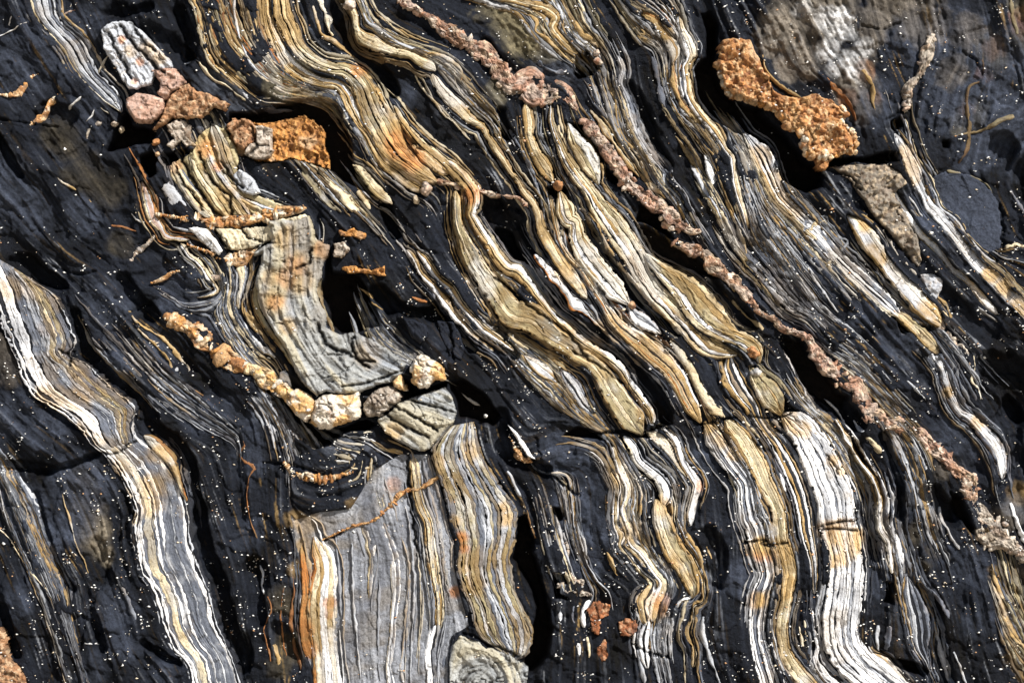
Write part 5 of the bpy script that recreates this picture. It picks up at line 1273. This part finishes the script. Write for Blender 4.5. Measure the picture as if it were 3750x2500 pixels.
# ------------------------------------------------------------------ blocks and slabs
for bi, r in enumerate(rows(BLOCKS)):
    name, cat, label, key, h, er, gl, path = r.split('|'); h = float(h); er = float(er); grain, lam = map(float, gl.split(','))
    poly = P_(path); st = 3.1; sd0 = 2000 + bi * 41
    gx = np.arange(poly[:, 0].min() - 12, poly[:, 0].max() + 12, st); gy = np.arange(poly[:, 1].min() - 12, poly[:, 1].max() + 12, st)
    X, Y = np.meshgrid(gx, gy); P = np.stack([X.ravel(), Y.ravel()], 1)
    d = sdf_poly(P, poly).reshape(X.shape)
    jag = cellnoise(X / 19, Y / 19, sd0 + 20)[2] - .5
    d = d + (6 if grain > .5 else 3) * fbm(X / 40, Y / 40, sd0, 4, .6) + (7 if grain > .5 else 4) * jag
    er = er * .55; prof = np.sqrt(1 - (1 - np.clip(d / er, 0, 1)) ** 2)
    lf, lm, lb = samp(L_FINE, X, Y), samp(L_MED, X, Y), samp(L_BIG, X, Y)
    d1, d2, cv = cellnoise(X / 30 + .3 * fbm(X / 30, Y / 30, sd0 + 2, 2), Y / 30, sd0 + 3); e1, e2, ev = cellnoise(X / 11, Y / 11, sd0 + 4)
    big = fbm(X / 110, Y / 110, sd0 + 5, 3)
    z = h * (.15 + .85 * prof) + abs(h) * .16 * big
    z = z + grain * prof * ((cv - .5) * 9 - 3.5 * smooth(.12, .0, d2 - d1) * (cv > .35) + 6.5 * (ev - .5) * .5 + 1.5 * (.5 - e1) + 12 * fbm(X / 48, Y / 48, sd0 + 6, 5, .65))
    cki = smooth(.028, .006, np.abs(fbm(X / 110, Y / 110, sd0 + 21, 4))) * (key not in 'DNdH') * smooth(-.1, .25, fbm(X / 70, Y / 70, sd0 + 25, 2)); z = z - 9 * cki * prof
    z = z + grain * prof * (11 * facet(X / 46, Y / 40, sd0 + 31) + 4 * facet(X / 19, Y / 17, sd0 + 33) + 22 * facet(X / 105, Y / 90, sd0 + 35))
    z = z + lam * prof * (3.6 * lm + 1.5 * lf + 4.5 * lb) + prof * 5 * fbm(X / 40, Y / 40, sd0 + 22, 4, .6)
    if lam > .8: z = z + 6 * smooth(-.03, .03, fbm(X / 90 + lm * .08, Y / 90, sd0 + 7, 3)) + 5 * smooth(.12, .16, fbm(X / 70 + lm * .08, Y / 70, sd0 + 8, 3))
    z = z + samp(MACRO, X, Y)
    z = np.where(d <= 0, z - 80, z)
    col = CK[key] * np.ones(X.shape + (3,))
    v = 1 + grain * (.38 * (cv - .5) + .45 * (ev - .5) + .25 * fbm(X / 8, Y / 8, sd0 + 9, 2)) + lam * (.16 * lf + .14 * lm) + .25 * big
    col = col * np.clip(v, .25, 1.7)[..., None]
    def mixc(c, a, k2): return c * (1 - a[..., None]) + np.asarray(k2) * a[..., None]
    if grain > .5:
        col = mixc(col, .55 * smooth(.62, .9, ev) * grain, {'p': (.62, .52, .46), 'm': (.85, .8, .7), 'X': (.72, .52, .3), 'O': (.6, .36, .14), 'q': (.6, .56, .5)}.get(key, (.6, .46, .3)))
        col = mixc(col, .6 * smooth(.30, .05, ev) * grain, {'p': (.34, .18, .12), 'm': (.5, .28, .1), 'X': (.2, .07, .03), 'O': (.22, .09, .03), 'R': (.08, .05, .03)}.get(key, (.16, .10, .06)))
        col = mixc(col, .5 * smooth(.2, .6, fbm(X / 60, Y / 60, sd0 + 10, 3)), {'X': (.58, .38, .17), 'O': (.30, .20, .14), 'm': (.58, .32, .1), 'p': (.42, .30, .26), 'r': (.40, .13, .035), 'R': (.07, .06, .06)}.get(key, (.3, .24, .19)))
    if key == 'm':
        wh = smooth(-.12, .12, fbm(X / 55, Y / 55, sd0 + 41, 4)); col = mixc(col, .8 * wh, (.86, .81, .72)); col = mixc(col, .7 * (1 - wh) * smooth(-.2, .3, fbm(X / 40, Y / 40, sd0 + 42, 4)), (.60, .33, .10))
        dk4 = smooth(.3, .5, fbm(X / 34, Y / 34, sd0 + 43, 5, .6)); col = mixc(col, .7 * dk4, (.20, .09, .03))
    if key in 'XO':
        rc4 = smooth(.05, .4, -fbm(X / 38, Y / 38, sd0 + 44, 5, .65)); col = mixc(col, .65 * rc4, (.24, .10, .035)); z = z - 9 * rc4 * prof
        pk4 = smooth(.25, .5, fbm(X / 70, Y / 70, sd0 + 45, 4)); col = mixc(col, .6 * pk4, (.62, .44, .27))
    if key == 'Z':
        br4 = smooth(1270, 1080, Y) * smooth(-.4, .3, fbm(X / 110, Y / 110, sd0 + 46, 4)); col = mixc(col, .55 * br4, (.21, .165, .115))
    if lam > .3:
        hl = np.maximum(smooth(1.0, 1.9, -lf - .5 * lm) * .85, smooth(.20, .05, np.abs(lm + .25 * lf + .3)) * .75 * smooth(-.3, .2, fbm(X / 60, Y / 60, sd0 + 23, 3))) * min(lam, 1)
        hl = hl * (.28 if key == 'H' else 1)
        hl2 = smooth(1.7, 2.1, -lb + .3 * lf) * .8 * (lam > .6)
        if key == 'Z':
            tn = smooth(-.2, .9, lm * .5 + 1.4 * fbm(X / 150, Y / 150, sd0 + 11, 3)); col = mixc(col, .55 * tn, CK['y'] * 1.25)
            bl = smooth(.3, 1.3, -lm * .5 + fbm(X / 120, Y / 120, sd0 + 12, 3)); col = mixc(col, .5 * bl, (.34, .38, .44))
        if key == 'c':
            tn = smooth(-.5, .7, lm * .6 + fbm(X / 100, Y / 100, sd0 + 11, 3)); col = mixc(col, .75 * tn, (.33, .31, .25))
        if key in 'H':
            pl = smooth(.6, 2.0, lm + .6 * lf + .3) ; col = mixc(col, .5 * pl, (.42, .44, .48))
            br = smooth(.1, .5, fbm(X / 160, Y / 90, sd0 + 13, 4)); col = mixc(col, .5 * br, (.17, .14, .10))
            fade = smooth(1900, 1560, X) * smooth(1760, 1950, Y); dk2 = smooth(.12, .5, fbm(X / 90, Y / 240, sd0 + 14, 4) + .12 * lm); col = mixc(col, .55 * dk2, (.085, .092, .115))
        col = mixc(col, np.clip(hl, 0, 1), (.045, .042, .04)); col = mixc(col, np.clip(hl2 * .6, 0, 1), (.03, .028, .025))
        z = z - 3 * hl2 * prof
    if key in 'wscZymNHqe': col = apply_P(col, X, Y, .9)
    cr = np.maximum(samp(CRK, X, Y), .75 * cki); z = z - 18 * samp(CRK, X, Y); col = col * (1 - .88 * cr[..., None])
    V = np.stack([X, Y, z], -1).reshape(-1, 3); m = (d > -3.2)
    fc = grid_faces(*X.shape); keep = m.ravel()[fc].all(1) & (d.ravel()[fc].max(1) > 0); fc = fc[keep]
    used = np.unique(fc); idx = np.full(len(V), -1); idx[used] = np.arange(len(used)); V = V[used]; fc = idx[fc]; C_ = col.reshape(-1, 3)[used]
    record(V[:, 0], V[:, 1], V[:, 2]); loc = centre_of(V)
    mat = M_QUARTZ if key in 'pqm' and cat != 'rock slab' else M_RUST if key in 'rOXR' else M_SLATE if key in 'dDNH' else M_BAND
    o = make_obj(name, V, fc, C_, mat, loc=loc); tag(o, label, cat)

# ------------------------------------------------------------------ crystals
import bmesh
def ico(n):
    bm = bmesh.new(); bmesh.ops.create_icosphere(bm, subdivisions=n, radius=1.0)
    v = np.array([q.co[:] for q in bm.verts]); f = np.array([[q.index for q in p.verts] for p in bm.faces]); bm.free(); return v, f
ICO = {2: ico(2), 3: ico(3), 4: ico(4), 5: ico(5)}
def knob(x, y, z0, ra, rc, rz, ang, pal, seed, facets=11):
    """one crystal lump: an ellipsoid cut by random planes and roughened"""
    rr = random.Random(seed); R0 = max(ra, rc)
    v, f = ICO[2 if R0 < 11 else 3 if R0 < 26 else 4]
    big_ = pal == 'm'
    nr = np.random.default_rng(seed); nn = nr.normal(size=(facets, 3)); nn /= np.linalg.norm(nn, axis=1)[:, None]
    dist = nr.uniform(.62, .95, facets); dt = v @ nn.T
    lim = np.where(dt > .05, dist[None] / np.maximum(dt, .05), 9)
    r = np.minimum(1.0, lim.min(1))
    r = r * (1 + (.14 if big_ else .26) * fbm(v[:, 0] * 2 + seed, v[:, 1] * 2 + v[:, 2] * 1.7, seed, 3) + .12 * fbm(v[:, 0] * 9 + seed, v[:, 1] * 9 + v[:, 2] * 7, seed + 1, 2))
    p = v * r[:, None] * np.array([ra, rc, rz])
    ca_, sa_ = math.cos(ang), math.sin(ang)
    X = x + p[:, 0] * ca_ - p[:, 1] * sa_; Y = y + p[:, 0] * sa_ + p[:, 1] * ca_; Z = z0 + p[:, 2]
    base = np.array(rr.choice(PAL[pal])); alt = np.array(rr.choice(PAL[pal]))
    m = smooth(-.25, .3, fbm(X / 20, Y / 20, seed + 2, 4))[:, None]; sp = fbm(X / 6, Y / 6, seed + 3, 2)[:, None]
    col = (base * (1 - m) + alt * m) * np.clip(1 + .55 * sp, .4, 1.6)
    st = smooth(.35, .7, fbm(X / 15 + 9, Y / 15, seed + 4, 3))[:, None]; col = col * (1 - .75 * st) + np.array([.10, .045, .018]) * .75 * st
    V = np.stack([X, Y, Z], 1); record(V[:, 0], V[:, 1], V[:, 2]); return V, f, col
for vi, (name, cat, label, pal, h, sz, path) in enumerate(veins):
    q, t = spline(path, 3.0); sd0 = 5000 + vi * 997; rr = random.Random(sd0); d = np.gradient(q[:, :2], axis=0); ang = np.arctan2(d[:, 1], d[:, 0])
    loc = world(np.array([q[:, 0].mean()]), np.array([q[:, 1].mean()]), np.array([0.]))[0]; root = empty(name, loc); tag(root, label, cat)
    pk = {'p': 'p', 'q': 'q', 'a': 'a', 'm': 'm', 'o': 'o'}[pal]; pc, _t = spline(path, 22); pc[:, 2] *= np.clip(.92 + .75 * fbm(_t / 60, _t * 0, sd0 + 9, 3), .35, 1.5); pc[:, :2] += (9 * np.stack([fbm(_t / 48, _t * 0, sd0 + 10, 3), fbm(_t / 48, _t * 0 + 5, sd0 + 11, 3)], 1)) * min(path[:, 2].mean() / 60, 1)
    V, F, C_, _ = strip(('C', pc, None), [('q' if pal == 'q' else 'p' if pal == 'p' else 'a', 1)], h * .62, sd0 + 1, lam=.35, wob=1.6)[0]
    cn = cellnoise(V[:, 0] / 14, V[:, 1] / 14, sd0); V[:, 2] += 7 * (cn[2] - .5) * min(h / 26, 1) - 5 * smooth(.14, 0, cn[1] - cn[0]) * min(h / 26, 1)
    pc_ = np.array(PAL[pk]); ci_ = cellnoise(V[:, 0] / 30 + .5 * fbm(V[:, 0] / 20, V[:, 1] / 20, sd0 + 2, 3), V[:, 1] / 24, sd0 + 3)[2]
    V[:, 2] += min(h / 26, 1) * (11 * facet(V[:, 0] / 34, V[:, 1] / 30, sd0 + 5) + 5 * facet(V[:, 0] / 14, V[:, 1] / 14, sd0 + 6))
    C_ = C_ * .35 + pc_[np.minimum((ci_ * len(pc_)).astype(int), len(pc_) - 1)] * .65
    dk_ = (smooth(.2, .5, fbm(V[:, 0] / 22, V[:, 1] / 22, sd0 + 7, 4)) * .65)[:, None]
    C_ = C_ * np.clip(.9 + .7 * (cn[2] - .5) + .5 * fbm(V[:, 0] / 7, V[:, 1] / 7, sd0 + 8, 3), .3, 1.5)[:, None] * (1 - dk_) + np.array([.10, .07, .055]) * dk_
    make_obj('vein_core', V, F, C_, M_QUARTZ, parent=root, loc=loc)
    pos = 0; made = 0; small = []
    while pos < t[-1] and made < 290:
        i = min(int(pos / t[-1] * (len(t) - 1)), len(t) - 1); wd = max(q[i, 2] * (.82 if pal == 'p' else 1) * (1 + .35 * math.sin(pos / 37.0 + vi)), 7); a = ang[i]
        rows_ = 1 if (wd < 62 or sz > .95 and wd < 120) else (2 if wd < 110 else 3)
        if pal == 'm': rows_ = 1 if wd < 150 else 2
        kr = wd / rows_ * .5
        for j in range(rows_):
            oc = (j - (rows_ - 1) / 2) * wd / rows_ + rr.uniform(-.12, .12) * wd
            oa = rr.uniform(-.3, .3) * kr
            x = q[i, 0] - math.sin(a) * oc + math.cos(a) * oa; y = q[i, 1] + math.cos(a) * oc + math.sin(a) * oa
            if pal == 'p' and rr.random() < .3: continue
            rc = kr * (rr.choice([.55, .8, 1.0, 1.2, 1.3]) if pal != 'm' else rr.uniform(.8, 1.1)); ra = kr * (1.15 if pal == 'm' else 1) * rr.uniform(.45, 1.15) * (.9 if sz > .6 else .8)
            z0 = float(samp(MACRO, x, y)) + h * (.42 if pal in 'am' else .12) * rr.uniform(.7, 1.15)
            V, f, col = knob(x, y, z0, ra, rc, max(h * (.62 if sz > .6 else .42), rc * .3) * rr.uniform(.6, 1.1), a + rr.uniform(-.35, .35), pk, sd0 + 13 * made)
            make_obj('crystal', V, f, col, M_QUARTZ, parent=root, loc=loc, smooth_=kr < 13); made += 1
        pos += max(kr * (.95 if sz > .6 else 1.05), 6)
for ci, r in enumerate(rows(CHIPS)):
    name, cat, label, pal, path = r.split('|'); x, y, rad = P_(path)[0]; sd0 = 7000 + ci * 31
    V, f, col = knob(x, y, float(samp(MACRO, x, y)) + rad * .5, rad * 1.0, rad * .85, rad * 1.0 + 14, ci * 1.3, pal, sd0)
    loc = centre_of(V); o = make_obj(name, V, f, col, M_QUARTZ, loc=loc); tag(o, label, cat)

# crystals that crowd the edge of the big orange ledge
for ob in [o for o in bpy.data.objects if o.name.startswith('quartz_block') and 'crystalline ledge' in o.get('label', '')]:
    lowr = 'lower' in ob['label']
    edge = P_('C 1298,400 1322,490 1370,562 1450,577 1502,602 1560,612' if not lowr else 'D 100,632 130,642 190,712 220,752 270,762 300,830 310,890 350,912 460,912 540,880 572,895 592,830 560,760 512,730 532,660 500,620')
    q, t = spline(edge, 3.0); loc = np.array(ob.location); rr = random.Random(77 + lowr); pos = 0; i_ = 0
    while pos < t[-1]:
        i = int(pos / t[-1] * (len(t) - 1)); rad = rr.uniform(12, 24) if not (lowr and pos > t[-1] * .55) else rr.uniform(7, 14)
        V, f, col = knob(q[i, 0] + rr.uniform(-5, 5), q[i, 1] - rad * .5, float(samp(MACRO, q[i, 0], q[i, 1])) + 52 + rr.uniform(-8, 8), rad, rad, rad * 1.5, rr.uniform(0, 3), 'a', 8000 + i_ * 7 + lowr)
        make_obj('crystal', V, f, col, M_QUARTZ, parent=ob, loc=loc); pos += rad * 1.15; i_ += 1

# ------------------------------------------------------------------ loose sand grains caught on the face
NG = 11500
gx = rng.uniform(-40, 3790, NG * 5); gy = rng.uniform(-40, 2540, NG * 5)
dens = .10 + .45 * smooth(-.1, .45, fbm(gx / 240, gy / 240, 121, 3)) + 5.0 * smooth(.15, .5, fbm(gx / 34, gy / 34, 123, 2))
zc = samp(COMP, gx, gy); low = samp(BH, gx, gy)
dens *= (.25 + 1.6 * smooth(.1, 1.5, samp(L_MED, gx, gy) + .5 * samp(L_FINE, gx, gy)))
dens *= np.where(zc > low + 8, .33, 1.0) * (1 - .93 * samp(HOLEMASK, gx, gy)) * (1 - .6 * smooth(.1, .5, samp(TSA, gx, gy)))
for (cx_, cy_, rx_, ry_, kk) in ((300, 500, 800, 550, .12), (450, 800, 300, 300, .8), (1000, 1450, 300, 200, 1.4), (2350, 2300, 700, 500, 1.5), (3300, 2100, 600, 600, 1.7),
                                 (1500, 2300, 600, 500, .7), (600, 2000, 900, 700, 1.3), (2000, 1500, 500, 400, 1.2), (1900, 800, 500, 500, 1.3), (2950, 1350, 400, 400, 1.2)):
    e_ = np.hypot((gx - cx_) / rx_, (gy - cy_) / ry_); dens *= 1 + (kk - 1) * smooth(1, .4, e_)
pick = rng.random(len(gx)) < dens * .32; gx, gy, zc = gx[pick][:NG], gy[pick][:NG], zc[pick][:NG]
# slope test: grains do not stay on walls
g0 = np.abs(samp(COMP, gx + 5, gy) - samp(COMP, gx - 5, gy)) + np.abs(samp(COMP, gx, gy + 5) - samp(COMP, gx, gy - 5)); ok = g0 < 30
gx, gy, zc = gx[ok], gy[ok], zc[ok]; n = len(gx)
ov = np.array([[1, 0, 0], [-1, 0, 0], [0, 1, 0], [0, -1, 0], [0, 0, 1], [0, 0, -1]], float)
of = np.array([[0, 2, 4], [2, 1, 4], [1, 3, 4], [3, 0, 4], [2, 0, 5], [1, 2, 5], [3, 1, 5], [0, 3, 5]])
sz = 1.0 + 3.0 * rng.random(n) ** 2.2 + 2.5 * (rng.random(n) > .96); th = rng.uniform(-.5, .35, n)
vv = ov[None] * (1 + .35 * rng.uniform(-1, 1, (n, 6, 1))) * np.stack([sz * rng.uniform(.9, 1.9, n), sz * rng.uniform(.6, 1.0, n), sz * .8], 1)[:, None]
xr = vv[..., 0] * np.cos(th)[:, None] - vv[..., 1] * np.sin(th)[:, None]; yr = vv[..., 0] * np.sin(th)[:, None] + vv[..., 1] * np.cos(th)[:, None]
GV = np.stack([gx[:, None] + xr, gy[:, None] + yr, zc[:, None] + 1.6 + vv[..., 2]], -1).reshape(-1, 3)
GF = (of[None] + 6 * np.arange(n)[:, None, None]).reshape(-1, 3)
kind_ = rng.random(n); gc = np.where((kind_ < .66)[:, None], [[.82, .82, .80]], np.where((kind_ < .84)[:, None], [[.66, .56, .42]], np.where((kind_ < .93)[:, None], [[.5, .28, .14]], [[.45, .45, .45]])))
o = make_obj('sand_grains', GV, GF, np.repeat(gc, 6, 0), M_SAND, smooth_=False)
tag(o, 'scattered white and tan sand grains caught all over the dark rock', 'sand grains', kind='stuff')
